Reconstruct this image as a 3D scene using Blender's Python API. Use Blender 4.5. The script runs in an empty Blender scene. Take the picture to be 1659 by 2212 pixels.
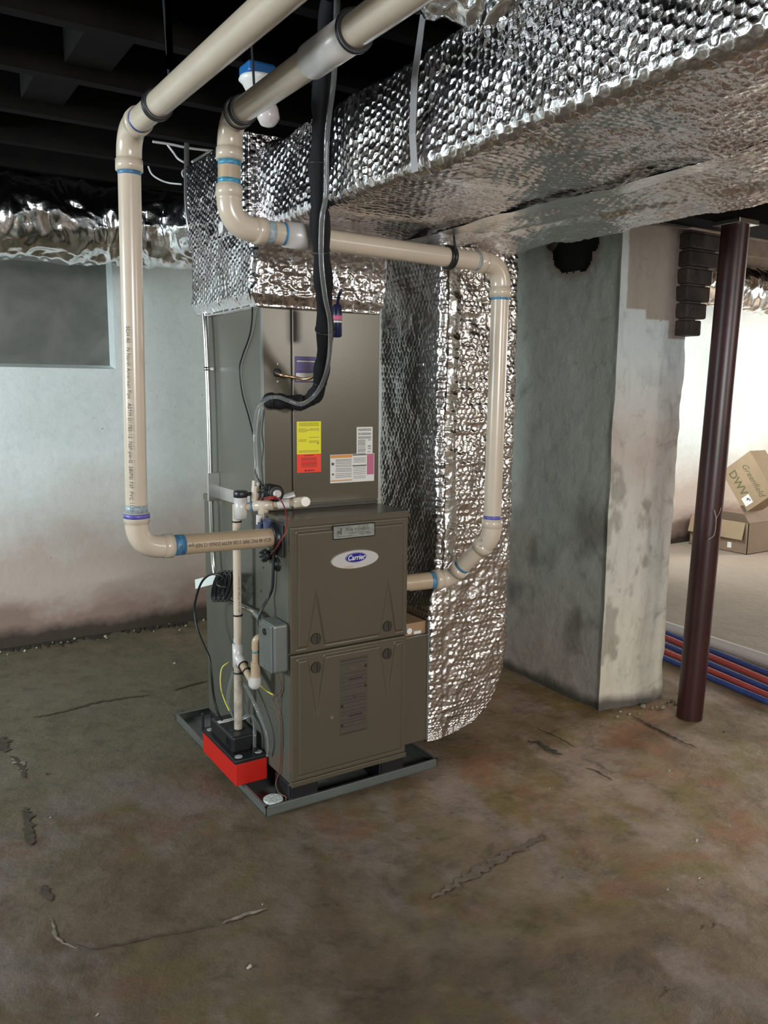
import bpy, bmesh, math, random
import numpy as np
from mathutils import Vector, Matrix
random.seed(4)
PI = math.pi
C = bpy.context.scene.collection
# ------------------------------------------------------------------ camera
CAM = np.array([-1.0937, -2.2729, 1.3691]); YAW, PITCH, ROLL, FPX = .5653, .1494, .0089, 1767.4
def _axes():
    f = np.array([math.sin(YAW)*math.cos(PITCH), math.cos(YAW)*math.cos(PITCH), -math.sin(PITCH)])
    r = np.array([math.cos(YAW), -math.sin(YAW), 0]); u = np.cross(r, f)
    return math.cos(ROLL)*r+math.sin(ROLL)*u, -math.sin(ROLL)*r+math.cos(ROLL)*u, f
RX, UX, FX = _axes()
cd = bpy.data.cameras.new('camera'); cam = bpy.data.objects.new('camera', cd); C.objects.link(cam)
cam.matrix_world = Matrix(((RX[0], UX[0], -FX[0], CAM[0]), (RX[1], UX[1], -FX[1], CAM[1]), (RX[2], UX[2], -FX[2], CAM[2]), (0, 0, 0, 1)))
cd.sensor_fit = 'VERTICAL'; cd.sensor_height = 36; cd.lens = FPX/2212*36; cd.clip_start = .05
bpy.context.scene.camera = cam
def A(px, py, x=None, y=None, z=None):
    """survey point: where the sight line of a photo point meets the plane x=, y= or z="""
    d = FX+(px-829.5)/FPX*RX-(py-1106)/FPX*UX
    k, v = (0, x) if x is not None else (1, y) if y is not None else (2, z)
    return CAM+(v-CAM[k])/d[k]*d
# ------------------------------------------------------------------ light
sc = bpy.context.scene
sc.view_settings.view_transform = 'Standard'; sc.view_settings.look = 'None'
sc.view_settings.gamma = 1; sc.view_settings.use_curve_mapping = False
sc.view_settings.exposure = 0.0
w = bpy.data.worlds.new('world'); sc.world = w; w.use_nodes = True
w.node_tree.nodes['Background'].inputs[0].default_value = (.75, .88, 1, 1)
w.node_tree.nodes['Background'].inputs[1].default_value = 1.2
def area(name, loc, aim, sx, sy, power, col):
    l = bpy.data.lights.new(name, 'AREA'); l.shape = 'RECTANGLE'; l.size = sx; l.size_y = sy; l.energy = power; l.color = col
    o = bpy.data.objects.new(name, l); C.objects.link(o); o.location = loc
    o.rotation_euler = (Vector(aim)-Vector(loc)).to_track_quat('-Z', 'Y').to_euler()
    return o
# daylight through the basement windows, plus an added lamp for the far bay
area('window_light_left', (-3.97, .55, 1.75), (0, .8, 1.2), 1.0, .7, 150, (.82, .94, 1))
area('window_light_rear', (2.7, -4.97, 2.0), (1.2, 0, .7), 1.0, .5, 48, (1, .95, .88))
area('window_light_rear_b', (-.9, -4.97, 1.75), (0, 0, 1.0), 1.3, .7, 150, (.97, .98, 1))
area('added_light_far', (3.78, 2.2, 1.45), (6.5, 2.45, 1.2), .5, .9, 36, (.90, .95, 1))  # added lamp hidden by the pillar, brightens the far wall
area('window_light_right', (7.95, .4, 1.65), (3.0, .6, .7), 1.2, .8, 165, (1, .95, .88))
# ------------------------------------------------------------------ materials
def nodes(name):
    m = bpy.data.materials.new(name); m.use_nodes = True
    return m, m.node_tree, m.node_tree.nodes['Principled BSDF']
def noise(nt, scale, detail=6, rough=.6, dist=0, coord=None, sc3=None):
    n = nt.nodes.new('ShaderNodeTexNoise'); n.inputs['Scale'].default_value = scale; n.inputs['Detail'].default_value = detail
    n.inputs['Roughness'].default_value = rough; n.inputs['Distortion'].default_value = dist
    src = coord or nt.nodes.new('ShaderNodeNewGeometry').outputs['Position']
    if sc3:
        mp = nt.nodes.new('ShaderNodeMapping'); mp.inputs['Scale'].default_value = sc3; nt.links.new(src, mp.inputs[0]); src = mp.outputs[0]
    nt.links.new(src, n.inputs['Vector']); return n.outputs['Fac']
def ramp(nt, src, stops):
    r = nt.nodes.new('ShaderNodeValToRGB'); el = r.color_ramp.elements
    while len(el) < len(stops): el.new(.5)
    for e, (p, c) in zip(el, stops):
        e.position = p; e.color = (*c, 1) if not isinstance(c, (int, float)) else (c, c, c, 1)
    nt.links.new(src, r.inputs[0]); return r.outputs[0]
def mix(nt, fac, a, b, mode='MIX'):
    n = nt.nodes.new('ShaderNodeMix'); n.data_type = 'RGBA'; n.blend_type = mode
    for v, i in ((fac, 0), (a, 6), (b, 7)):
        if isinstance(v, (int, float)): n.inputs[i].default_value = v
        elif isinstance(v, tuple): n.inputs[i].default_value = (*v, 1)
        else: nt.links.new(v, n.inputs[i])
    return n.outputs[2]
def bump(nt, b, src, strength, dist=.01):
    n = nt.nodes.new('ShaderNodeBump'); n.inputs['Strength'].default_value = strength; n.inputs['Distance'].default_value = dist
    nt.links.new(src, n.inputs['Height']); nt.links.new(n.outputs[0], b.inputs['Normal'])
def math_(nt, op, a, b=None):
    n = nt.nodes.new('ShaderNodeMath'); n.operation = op; n.use_clamp = False
    for i, v in enumerate((a, b)):
        if v is None: continue
        if isinstance(v, (int, float)): n.inputs[i].default_value = v
        else: nt.links.new(v, n.inputs[i])
    return n.outputs[0]
def sepz(nt, k=2):
    g = nt.nodes.new('ShaderNodeNewGeometry'); s = nt.nodes.new('ShaderNodeSeparateXYZ'); nt.links.new(g.outputs['Position'], s.inputs[0]); return s.outputs[k]
def M(name, col, rough=.5, metal=0, var=.0, vs=20, bp=0, bs=200, spec=None, alpha=None, trans=0, coat=0):
    m, nt, b = nodes(name)
    b.inputs['Base Color'].default_value = (*col, 1); b.inputs['Roughness'].default_value = rough; b.inputs['Metallic'].default_value = metal
    if var:
        n = noise(nt, vs); d = tuple(max(0, c*(1-var)) for c in col); l = tuple(min(1, c*(1+var)) for c in col)
        nt.links.new(ramp(nt, n, [(.3, d), (.7, l)]), b.inputs['Base Color'])
    if bp: bump(nt, b, noise(nt, bs, 3), bp, .002)
    if trans: b.inputs['Transmission Weight'].default_value = trans; b.inputs['IOR'].default_value = 1.3
    if coat: b.inputs['Coat Weight'].default_value = coat
    return m
pvc = M('pvc', (.52, .435, .335), .24, var=.05, vs=9)
pvc_tan = M('pvc_tan', (.40, .30, .195), .34, var=.06, vs=12)
pvc_white = M('pvc_white', (.52, .49, .46), .3)
primer_blue = M('primer_blue', (.05, .17, .30), .4, var=.5, vs=60)
primer_violet = M('primer_violet', (.10, .09, .33), .4, var=.4, vs=60)
primer_grey = M('primer_grey', (.28, .34, .36), .4, var=.4, vs=60)
ink = M('ink', (.06, .055, .05), .6)
ink_soft = M('ink_soft', (.09, .08, .065), .6)
rubber = M('rubber', (.009, .009, .0095), .45)
black_plastic = M('black_plastic', (.010, .010, .011), .4)
foam = M('foam', (.009, .009, .010), .75, bp=.4, bs=300)
foam.node_tree.nodes['Principled BSDF'].inputs['Specular IOR Level'].default_value = .2
taupe = M('taupe', (.092, .077, .052), .27, .1, var=.04, vs=3)
taupe_dark = M('taupe_dark', (.045, .037, .028), .45, .2)
galv = M('galvanised', (.19, .205, .19), .42, .6, var=.09, vs=9)
galv_paint = M('galvanised_side', (.102, .106, .084), .42, .3, var=.10, vs=4)
chrome = M('zinc', (.62, .62, .60), .25, 1)
copper = M('copper', (.45, .30, .18), .35, .9)
red_plastic = M('red_plastic', (.50, .012, .006), .4)
red_wire = M('red_wire', (.25, .02, .012), .4)
yellow_wire = M('yellow_wire', (.62, .55, .06), .4)
white_plastic = M('white_plastic', (.72, .71, .68), .35)
grey_plastic = M('grey_plastic', (.33, .33, .31), .5, var=.25, vs=90)
paper_white = M('paper_white', (.66, .65, .60), .6)
paper_tag = M('paper_tag', (.62, .66, .62), .7)
paper_yellow = M('paper_yellow', (.75, .68, .02), .55)
paper_red = M('paper_red', (.82, .05, .02), .55)
paper_orange = M('paper_orange', (.62, .27, .07), .55)
paper_pink = M('paper_pink', (.45, .12, .20), .55)
paper_violet = M('paper_violet', (.085, .055, .20), .5)
navy = M('navy', (.006, .009, .035), .3)
badge_blue = M('badge_blue', (.015, .012, .20), .25)
silver = M('silver_plastic', (.66, .66, .64), .28, .5)
clear = M('clear_tube', (.86, .88, .88), .06, trans=.93)
glass = M('glass', (.95, .97, 1), .02, trans=1)
wood_dark = M('wood_dark', (.0055, .0047, .0042), .9, var=.4, vs=7, bp=.4, bs=40)
wood_dark.node_tree.nodes['Principled BSDF'].inputs['Specular IOR Level'].default_value = .12
wood_lit = M('wood_far_lit', (.16, .10, .055), .8, var=.4, vs=7, bp=.4, bs=40)  # same joist wood, far bay window light put into a lighter colour
cardboard = M('cardboard', (.20, .14, .09), .8, var=.07, vs=8)
cardboard_tan = M('cardboard_tan', (.28, .20, .115), .8, var=.07, vs=8)
ink_green = M('ink_green', (.10, .09, .035), .7)
brick = M('brick_soot', (.045, .032, .026), .55, var=.6, vs=14, bp=1, bs=60)
cavity = M('soot', (.004, .0035, .003), .95)
mortar_m = M('mortar', (.27, .235, .20), .9, var=.2, vs=40, bp=.8, bs=90)
post_paint = M('oxide_paint', (.035, .0085, .0075), .36, var=.3, vs=6, bp=.15, bs=30)
pex_red = M('pex_red', (.62, .10, .08), .35); pex_blue = M('pex_blue', (.05, .09, .33), .35)
blue_box = M('blue_box_plastic', (.012, .12, .36), .4)
bulb_m = M('bulb_glass', (.62, .55, .52), .25)
label_dim = M('label_clear', (.075, .062, .048), .3)
window_paint = M('window_paint', (.6, .6, .58), .5)
crack_m = M('crack_dirt', (.055, .040, .026), .95, var=.5, vs=40)
dust_m = M('dust_light', (.42, .38, .31), .95, var=.3, vs=60)
dirt_pale = M('dirt_pale', (.19, .155, .12), .95, var=.5, vs=50)
rubble_m = M('rubble', (.30, .27, .22), .95, var=.5, vs=50)
def foil_mat(name, col, rough, bs=55, st=.35):
    m, nt, b = nodes(name)
    b.inputs['Metallic'].default_value = 1
    n = noise(nt, 14, 4)
    nt.links.new(ramp(nt, n, [(.3, tuple(c*.9 for c in col)), (.7, col)]), b.inputs['Base Color'])
    b.inputs['Roughness'].default_value = rough
    bump(nt, b, noise(nt, bs, 4, .6, .8), st, .004)
    return m
foil = foil_mat('bubble_foil', (.70, .675, .68), .17)
foil_under = foil_mat('bubble_foil_under', (.80, .78, .77), .24)
foil_flex = foil_mat('flex_foil', (.86, .86, .86), .13, 30, .4)
foil_tape = foil_mat('foil_tape', (.88, .86, .83), .2, 70, .3)
foil_dull = foil_mat('foil_tape_dull', (.60, .60, .58), .42, 70, .25)
def wall_mat():
    m, nt, b = nodes('wall_plaster')
    z = sepz(nt)
    base = ramp(nt, noise(nt, 1.6, 6, .6), [(.3, (.62, .69, .665)), (.52, (.73, .79, .765)), (.75, (.78, .83, .80))])
    mott = ramp(nt, noise(nt, 26, 5, .7), [(.25, .80), (.5, 1.0)])
    base = mix(nt, .55, base, mott, 'MULTIPLY')
    # rising damp: pinkish tan, then brown, near the floor
    zz = math_(nt, 'ADD', z, math_(nt, 'MULTIPLY', noise(nt, 1.5, 6, .65), -.9))
    tan = ramp(nt, zz, [(.02, 1), (.50, 0)])
    base = mix(nt, tan, base, (.50, .42, .36))
    rust = ramp(nt, math_(nt, 'MULTIPLY', noise(nt, 1.4, 6, .6, .3, sc3=(1, 1, 1.7)), ramp(nt, z, [(.1, 1), (.62, 0)])), [(.27, 0), (.46, 1)])
    base = mix(nt, math_(nt, 'MULTIPLY', rust, .7), base, (.17, .085, .06))
    foot = ramp(nt, math_(nt, 'ADD', z, math_(nt, 'MULTIPLY', noise(nt, 7, 5), .10)), [(.10, 1), (.16, 0)])
    base = mix(nt, foot, base, (.050, .036, .024))
    sp = ramp(nt, noise(nt, 38, 3, .8, .4, sc3=(1, 1, .5)), [(.70, 0), (.74, 1)])
    spm = ramp(nt, noise(nt, 1.9, 4), [(.50, 0), (.62, 1)])
    base = mix(nt, math_(nt, 'MULTIPLY', sp, math_(nt, 'MULTIPLY', spm, .8)), base, (.10, .10, .09))
    nt.links.new(base, b.inputs['Base Color']); b.inputs['Roughness'].default_value = .8
    bump(nt, b, noise(nt, 22, 6, .6), .35, .012)
    return m
wall_m = wall_mat()
def cement_mat():
    m, nt, b = nodes('grey_cement')
    c = ramp(nt, noise(nt, 3, 6, .6, .6), [(.3, (.10, .103, .09)), (.55, (.165, .165, .145)), (.75, (.21, .21, .19))])
    nt.links.new(c, b.inputs['Base Color']); b.inputs['Roughness'].default_value = .9
    bump(nt, b, noise(nt, 14, 6), .3, .01); return m
cement = cement_mat()
def pillar_mat():
    m, nt, b = nodes('pillar_whitewash')
    at = nt.nodes.new('ShaderNodeAttribute'); at.attribute_name = 'tint'
    mott = ramp(nt, noise(nt, 18, 6, .7, .4, sc3=(1, 1, .5)), [(.22, .55), (.45, .95), (.8, 1.05)])
    c = mix(nt, .8, at.outputs['Color'], mott, 'MULTIPLY')
    g = ramp(nt, noise(nt, 4.5, 8, .72, .9), [(.56, 0), (.70, 1)])
    c = mix(nt, math_(nt, 'MULTIPLY', g, .5), c, (.12, .11, .095))
    nt.links.new(c, b.inputs['Base Color']); b.inputs['Roughness'].default_value = .85
    bump(nt, b, noise(nt, 45, 6, .65, .3), .5, .01); return m
pillar_m = pillar_mat()
def floor_mat():
    m, nt, b = nodes('concrete_floor')
    c = ramp(nt, noise(nt, 1.5, 10, .66, .25), [(.34, (.058, .036, .018)), (.45, (.098, .064, .034)), (.53, (.128, .094, .056)), (.64, (.078, .055, .028))])
    ol = ramp(nt, noise(nt, 2.3, 10, .66, .2, sc3=(1, 1.3, 1)), [(.49, 0), (.58, .8)])
    c = mix(nt, ol, c, (.092, .070, .020))
    vi = ramp(nt, noise(nt, 1.9, 10, .66, .15, sc3=(1.4, .9, 3)), [(.50, 0), (.59, .85)])
    c = mix(nt, vi, c, (.15, .115, .092))
    rd = ramp(nt, noise(nt, 2.5, 10, .66, .2, sc3=(.8, 1.2, 2)), [(.54, 0), (.62, .8)])
    c = mix(nt, rd, c, (.125, .060, .030))
    # paler floor to the right with window light painted in, damp grey-green slab near the back wall
    x = sepz(nt, 0); y = sepz(nt, 1)
    gr = ramp(nt, math_(nt, 'ADD', y, math_(nt, 'MULTIPLY', noise(nt, 2, 4), .3)), [(.48, 0), (1, 1)])
    gm = math_(nt, 'MULTIPLY', gr, ramp(nt, math_(nt, 'MULTIPLY', x, .5), [(.55, .75), (.8, 0)]))
    c = mix(nt, gm, c, (.125, .110, .066))
    dark = ramp(nt, noise(nt, 9, 12, .78, .2), [(.34, .42), (.47, .9), (.62, 1.12)])
    c = mix(nt, .85, c, dark, 'MULTIPLY')
    fl = ramp(nt, noise(nt, 95, 4, .75, .8, sc3=(1, 2.2, 1)), [(.70, 0), (.76, .7)])
    c = mix(nt, fl, c, (.06, .045, .03))
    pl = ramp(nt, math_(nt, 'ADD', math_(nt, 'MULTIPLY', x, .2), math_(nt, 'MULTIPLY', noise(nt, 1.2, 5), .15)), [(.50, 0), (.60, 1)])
    right_lit = ramp(nt, math_(nt, 'ADD', math_(nt, 'MULTIPLY', x, .45), math_(nt, 'MULTIPLY', noise(nt, 1.4, 5), .5)), [(.30, 0), (.75, 1)])  # window light put into the colour, brightening the floor rightwards
    c = mix(nt, math_(nt, 'MULTIPLY', right_lit, .8), c, mix(nt, 1.0, c, (2.9, 2.65, 2.45), 'MULTIPLY'))
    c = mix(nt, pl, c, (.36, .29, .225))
    nt.links.new(c, b.inputs['Base Color'])
    nt.links.new(ramp(nt, noise(nt, 3, 5), [(.3, .45), (.7, .75)]), b.inputs['Roughness'])
    bump(nt, b, noise(nt, 6, 12, .68, .1), .6, .03); return m
floor_m = floor_mat()
# ------------------------------------------------------------------ mesh helpers
WL = {}
class MB:
    def __init__(s): s.v = []; s.f = []; s.mi = []; s.sm = []
    def add(s, vs, fs, mi=0, sm=False):
        o = len(s.v); s.v += [tuple(map(float, v)) for v in vs]
        s.f += [tuple(i+o for i in f) for f in fs]; s.mi += [mi]*len(fs); s.sm += [sm]*len(fs); return s
    def box(s, x0, x1, y0, y1, z0, z1, bev=0, mi=0, seg=2, rot=None):
        bm = bmesh.new(); bmesh.ops.create_cube(bm, size=1)
        for v in bm.verts: v.co = Vector(((x0+x1)/2+v.co.x*(x1-x0), (y0+y1)/2+v.co.y*(y1-y0), (z0+z1)/2+v.co.z*(z1-z0)))
        if bev: bmesh.ops.bevel(bm, geom=bm.edges[:], offset=bev, segments=seg, profile=.5, affect='EDGES')
        if rot is not None: bmesh.ops.transform(bm, matrix=rot, verts=bm.verts)
        bm.verts.index_update(); s.add([v.co for v in bm.verts], [[v.index for v in f.verts] for f in bm.faces], mi); bm.free(); return s
    def tube(s, pts, r, n=16, mi=0, caps=True):
        P = [np.array(p, float) for p in pts]; k = len(P)
        rr = list(r) if hasattr(r, '__len__') else [r]*k
        T = []
        for i in range(k):
            t = P[min(i+1, k-1)]-P[max(i-1, 0)]; l = np.linalg.norm(t)
            T.append(t/l if l > 1e-9 else T[-1])
        a = np.cross(T[0], (0, 0, 1) if abs(T[0][2]) < .9 else (1, 0, 0)); a /= np.linalg.norm(a)
        vs = []
        for i in range(k):
            a = a-T[i]*(a@T[i]); a /= np.linalg.norm(a); b = np.cross(T[i], a)
            for j in range(n):
                q = 2*PI*j/n; vs.append(P[i]+rr[i]*(math.cos(q)*a+math.sin(q)*b))
        fs = [(i*n+j, i*n+(j+1) % n, (i+1)*n+(j+1) % n, (i+1)*n+j) for i in range(k-1) for j in range(n)]
        s.add(vs, fs, mi, True)
        if caps:
            s.add(vs[:n], [tuple(range(n-1, -1, -1))], mi); s.add(vs[-n:], [tuple(range(n))], mi)
        return s
    def build(s, name, mat, parent=None):
        return link(name, np.array(s.v, float), s.f, mat, parent, s.mi, s.sm)
def link(name, V, F, mat, parent=None, mi=None, sm=None):
    c = (V.min(0)+V.max(0))/2; me = bpy.data.meshes.new(name)
    me.from_pydata((V-c).tolist(), [], F if isinstance(F, list) else F.tolist())
    for m in (mat if isinstance(mat, (list, tuple)) else [mat]): me.materials.append(m)
    if mi is not None: me.polygons.foreach_set('material_index', mi)
    me.polygons.foreach_set('use_smooth', sm if sm is not None else [True]*len(me.polygons))
    me.update(); o = bpy.data.objects.new(name, me); C.objects.link(o)
    pl = WL[parent.name] if parent else np.zeros(3)
    if parent: o.parent = parent
    o.location = c-pl; WL[o.name] = c; return o
def tag(o, label=None, cat=None, group=None, kind=None):
    for k, v in (('label', label), ('category', cat), ('group', group), ('kind', kind)):
        if v: o[k] = v
    return o
def thing(name, loc, label, cat, group=None):
    o = bpy.data.objects.new(name, None); o.empty_display_size = .05; C.objects.link(o); o.location = loc; WL[o.name] = np.array(loc, float)
    return tag(o, label, cat, group)
def fil(pts, R, n=10):
    P = [np.array(p, float) for p in pts]; out = [P[0]]
    for i in range(1, len(P)-1):
        a = P[i-1]-P[i]; b = P[i+1]-P[i]; la, lb = np.linalg.norm(a), np.linalg.norm(b); a /= la; b /= lb
        r = R[i-1] if hasattr(R, '__len__') else R
        ang = math.acos(np.clip(a@b, -1, 1)); d = min(r/math.tan(ang/2), la*.49, lb*.49)
        p0, p2 = P[i]+a*d, P[i]+b*d
        for k in range(n+1):
            t = k/n; out.append((1-t)**2*p0+2*t*(1-t)*P[i]*1.0+t*t*p2 if True else None)
    out.append(P[-1]); return out
def spl(pts, n=8):
    P = [np.array(p, float) for p in pts]; P = [2*P[0]-P[1]]+P+[2*P[-1]-P[-2]]; out = []
    for i in range(1, len(P)-2):
        for k in range(n):
            t = k/n; a, b, c, d = P[i-1:i+3]
            out.append(.5*(2*b+(c-a)*t+(2*a-5*b+4*c-d)*t*t+(3*b-a-3*c+d)*t**3))
    out.append(P[-2]); return out
def unit(a): a = np.array(a, float); return a/np.linalg.norm(a)
def ring(mb, c, d, r, t, w, n=28, mi=0):
    d = unit(d); c = np.array(c, float); return mb.tube([c-d*w/2, c-d*w/2+d*1e-4, c+d*w/2-d*1e-4, c+d*w/2], [r, r+t, r+t, r], n, mi, True)
def text(body, size, f, mat, name, parent=None, italic=0, w=1.0, thick=0, label=None):
    cu = bpy.data.curves.new(name, 'FONT'); cu.body = body; cu.size = size; cu.shear = italic; cu.align_x = 'CENTER'; cu.align_y = 'CENTER'; cu.resolution_u = 3
    if thick: cu.offset = thick
    t = bpy.data.objects.new(name, cu); me = bpy.data.meshes.new_from_object(t)
    V = np.array([f(v.co.x*w, v.co.y) for v in me.vertices]); F = [tuple(p.vertices) for p in me.polygons]
    bpy.data.objects.remove(t); bpy.data.curves.remove(cu); bpy.data.meshes.remove(me)
    return link(name, V, F, mat, parent)
# numpy value noise
def vn(P, seed=0):
    i = np.floor(P).astype(np.int64); f = P-i; f = f*f*(3-2*f); out = 0
    for dx in (0, 1):
        for dy in (0, 1):
            for dz in (0, 1):
                h = (i[..., 0]+dx)*73856093 ^ (i[..., 1]+dy)*19349663 ^ (i[..., 2]+dz)*83492791 ^ seed*2654435761
                h = (h ^ (h >> 13))*1274126177 & 0x7fffffff; h = (h ^ (h >> 16)) & 0xffff
                wgt = (f[..., 0] if dx else 1-f[..., 0])*(f[..., 1] if dy else 1-f[..., 1])*(f[..., 2] if dz else 1-f[..., 2])
                out = out+wgt*(h/65535.)
    return out
def fbm(P, s, o=4, seed=0):
    a = 0; amp = .5
    for k in range(o): a = a+amp*vn(P*s*2**k+k*17.3, seed+k); amp *= .5
    return a/.94
def ridge(P, s, o=3, seed=0):
    a = 0; amp = .5
    for k in range(o): a = a+amp*(1-np.abs(2*vn(P*s*2**k+k*9.1, seed+k)-1)*2.0); amp *= .5
    return a
def bubble(s, t, a=.021, seed=0):
    w_ = np.stack([s, t, 0*s], -1); s, t = s+(fbm(w_, 22, 2, 61)-.5)*a*.55+(fbm(w_, 4, 2, 62)-.5)*a*1.5, t+(fbm(w_, 22, 2, 63)-.5)*a*.6+(fbm(w_, 4, 2, 64)-.5)*a*1.5
    h = np.zeros_like(s); b = a*math.sqrt(3)
    for ox, oy in ((0, 0), (.5, .5)):
        u = s/a-ox; v = t/b-oy; iu = np.round(u); iv = np.round(v)
        d2 = ((u-iu)*a)**2+((v-iv)*b)**2; r = a*.47
        k = np.sin(iu*12.9898+iv*78.233+ox*37+seed)*43758.5453; k = k-np.floor(k)
        e = np.clip((1-np.sqrt(d2)/r)/.24, 0, 1); e = e*e*(3-2*e)
        k2 = np.sin(iu*39.346+iv*11.135+ox*17+seed)*24634.6345; k2 = k2-np.floor(k2)
        h = np.maximum(h, e*(.5+.35*k+.75*(k2-.5)*(u-iu)*1.6+.9*(k-.5)*(v-iv)*1.6))
    return h
def skin_grid(P, closed=False, flip=False):
    nv, nu = P.shape[:2]; I = np.arange(nv*nu).reshape(nv, nu)
    if closed: I = np.concatenate([I, I[:, :1]], 1)
    q = np.stack([I[:-1, :-1], I[:-1, 1:], I[1:, 1:], I[1:, :-1]], -1).reshape(-1, 4)
    return q[:, ::-1] if flip else q
def displaced(P, h, closed=False, flip=False):
    if closed: Q = np.concatenate([P[:, -1:], P, P[:, :1]], 1); du = (Q[:, 2:]-Q[:, :-2])
    else: du = np.gradient(P, axis=1)
    dv = np.gradient(P, axis=0); n = np.cross(du, dv); n /= np.maximum(np.linalg.norm(n, axis=-1, keepdims=True), 1e-9)
    if flip: n = -n
    return P+n*h[..., None]
def loop_rect(x0, x1, y0, y1, r, step):
    """closed rounded-rectangle loop, evenly resampled; returns (n,2), arc length"""
    pts = []
    ra, rb, rc, rd_ = r if hasattr(r, '__len__') else (r,)*4
    for cx, cy, a0, r in ((x1-ra, y0+ra, -90, ra), (x1-rb, y1-rb, 0, rb), (x0+rc, y1-rc, 90, rc), (x0+rd_, y0+rd_, 180, rd_)):
        for k in range(9): a = math.radians(a0+k*90/8); pts.append((cx+r*math.cos(a), cy+r*math.sin(a)))
    pts = np.array(pts+[pts[0]]); seg = np.linalg.norm(np.diff(pts, axis=0), axis=1); s = np.concatenate([[0], np.cumsum(seg)])
    n = int(s[-1]/step); q = np.arange(n)*s[-1]/n
    return np.stack([np.interp(q, s, pts[:, 0]), np.interp(q, s, pts[:, 1])], 1), q
def cap_fan(V, idx):
    return [tuple(int(i) for i in idx)]
def rib_solid(name, rings, h, mat, parent, capA=True, capB=True, flip=False):
    P = displaced(rings, h, True, flip); nv, nu = P.shape[:2]
    F = [tuple(f) for f in skin_grid(P, True, flip).tolist()]
    if capA: F.append(tuple(range(nu-1, -1, -1)))
    if capB: F.append(tuple(range((nv-1)*nu, nv*nu)))
    return link(name, P.reshape(-1, 3), F, mat, parent)
# ------------------------------------------------------------------ SETTING
def struct(name, mb, mat): o = mb.build(name, mat); o['kind'] = 'structure'; return o
# floor with gentle unevenness
xs = np.arange(-4, 8.01, .04); ys = np.arange(-5, 2.75, .04)
X, Y = np.meshgrid(xs, ys); P = np.stack([X, Y, 0*X], -1)
near = np.clip((np.abs(X-.25)-.6)/.4, 0, 1)+np.clip((np.abs(Y-.4)-.8)/.4, 0, 1); near = np.clip(near, 0, 1)
P[..., 2] = (fbm(P, 1.6, 4, 3)-.55)*.012*near
fl = link('floor', P.reshape(-1, 3), skin_grid(P), floor_m); fl['kind'] = 'structure'
# back wall with a bricked-up window recess at left (deeper grey cement panel) and a jog at the right
b = MB(); R0, R1, Z0, Z1, YB = -1.3, .079, 1.462, 2.06, 2.295
for x0, x1, z0, z1 in ((-4, R0, 0, 2.6), (R0, R1, 0, Z0), (R0, R1, Z1, 2.6), (R1, 2.6, 0, 2.6)):
    b.add([(x0, YB, z0), (x1, YB, z0), (x1, YB, z1), (x0, YB, z1)], [(0, 1, 2, 3)])
b.add([(R0, YB, Z0), (R1, YB, Z0), (R1, YB+.12, Z0+.02), (R0, YB+.12, Z0+.02)], [(0, 1, 2, 3)])
b.add([(R1, YB, Z0), (R1, YB+.12, Z0+.02), (R1, YB+.12, Z1), (R1, YB, Z1)], [(0, 3, 2, 1)])
b.add([(R0, YB, Z0), (R0, YB+.12, Z0+.02), (R0, YB+.12, Z1), (R0, YB, Z1)], [(0, 1, 2, 3)])
b.add([(R0, YB+.12, Z0+.02), (R1, YB+.12, Z0+.02), (R1, YB+.12, Z1), (R0, YB+.12, Z1)], [(0, 1, 2, 3)], 1)
b.add([(2.6, YB, 0), (2.6, 2.5, 0), (2.6, 2.5, 2.6), (2.6, YB, 2.6)], [(0, 3, 2, 1)])
b.add([(2.6, 2.5, 0), (8, 2.5, 0), (8, 2.5, 2.6), (2.6, 2.5, 2.6)], [(0, 1, 2, 3)])
struct('wall_back', b, [wall_m, cement])
def wall_with_window(name, axis, v, lo, hi, w0, w1, z0, z1, t, mats=None):
    """wall on the plane axis=v from lo to hi, one opening w0..w1 x z0..z1, thickness t outwards"""
    b = MB()
    def q(a0, a1, c0, c1, d0, d1):
        if axis == 0: b.box(min(d0, d1), max(d0, d1), a0, a1, c0, c1)
        else: b.box(a0, a1, min(d0, d1), max(d0, d1), c0, c1)
    q(lo, w0, 0, 2.6, v, v+t); q(w1, hi, 0, 2.6, v, v+t); q(w0, w1, 0, z0, v, v+t); q(w0, w1, z1, 2.6, v, v+t)
    return struct(name, b, wall_m)
wall_with_window('wall_left', 0, -4, -5, 2.295, .05, 1.05, 1.4, 2.1, -.25)
wall_with_window('wall_right', 0, 8, -5, 2.5, -.2, 1.0, 1.25, 2.05, .25)
b = MB()
for x0, x1, z0, z1 in ((-4, -1.55, 0, 2.6), (-.25, 2.2, 0, 2.6), (3.2, 8, 0, 2.6), (-1.55, -.25, 0, 1.4), (-1.55, -.25, 2.1, 2.6), (2.2, 3.2, 0, 1.72), (2.2, 3.2, 2.27, 2.6)):
    b.box(x0, x1, -5.25, -5, z0, z1)
struct('wall_rear', b, wall_m)
b = MB()  # made-up partition and window behind the pillar, added to light the far bay
for y0, y1, z0, z1 in ((1.8, 2.5, 0, 1.0), (1.8, 2.5, 1.9, 2.3), (1.8, 1.95, 1.0, 1.9), (2.45, 2.5, 1.0, 1.9)):
    b.box(3.58, 3.76, y0, y1, z0, z1)
struct('wall_added', b, wall_m)
def window(name, axis, v, w0, w1, z0, z1):
    b = MB(); f = .035
    def q(a0, a1, c0, c1, d=.02, mi=0):
        if axis == 0: b.box(v-d, v+d, a0, a1, c0, c1, 0, mi)
        else: b.box(a0, a1, v-d, v+d, c0, c1, 0, mi)
    q(w0, w1, z0, z0+f); q(w0, w1, z1-f, z1); q(w0, w0+f, z0, z1); q(w1-f, w1, z0, z1); q((w0+w1)/2-.012, (w0+w1)/2+.012, z0, z1)
    return struct(name, b, window_paint)
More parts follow.
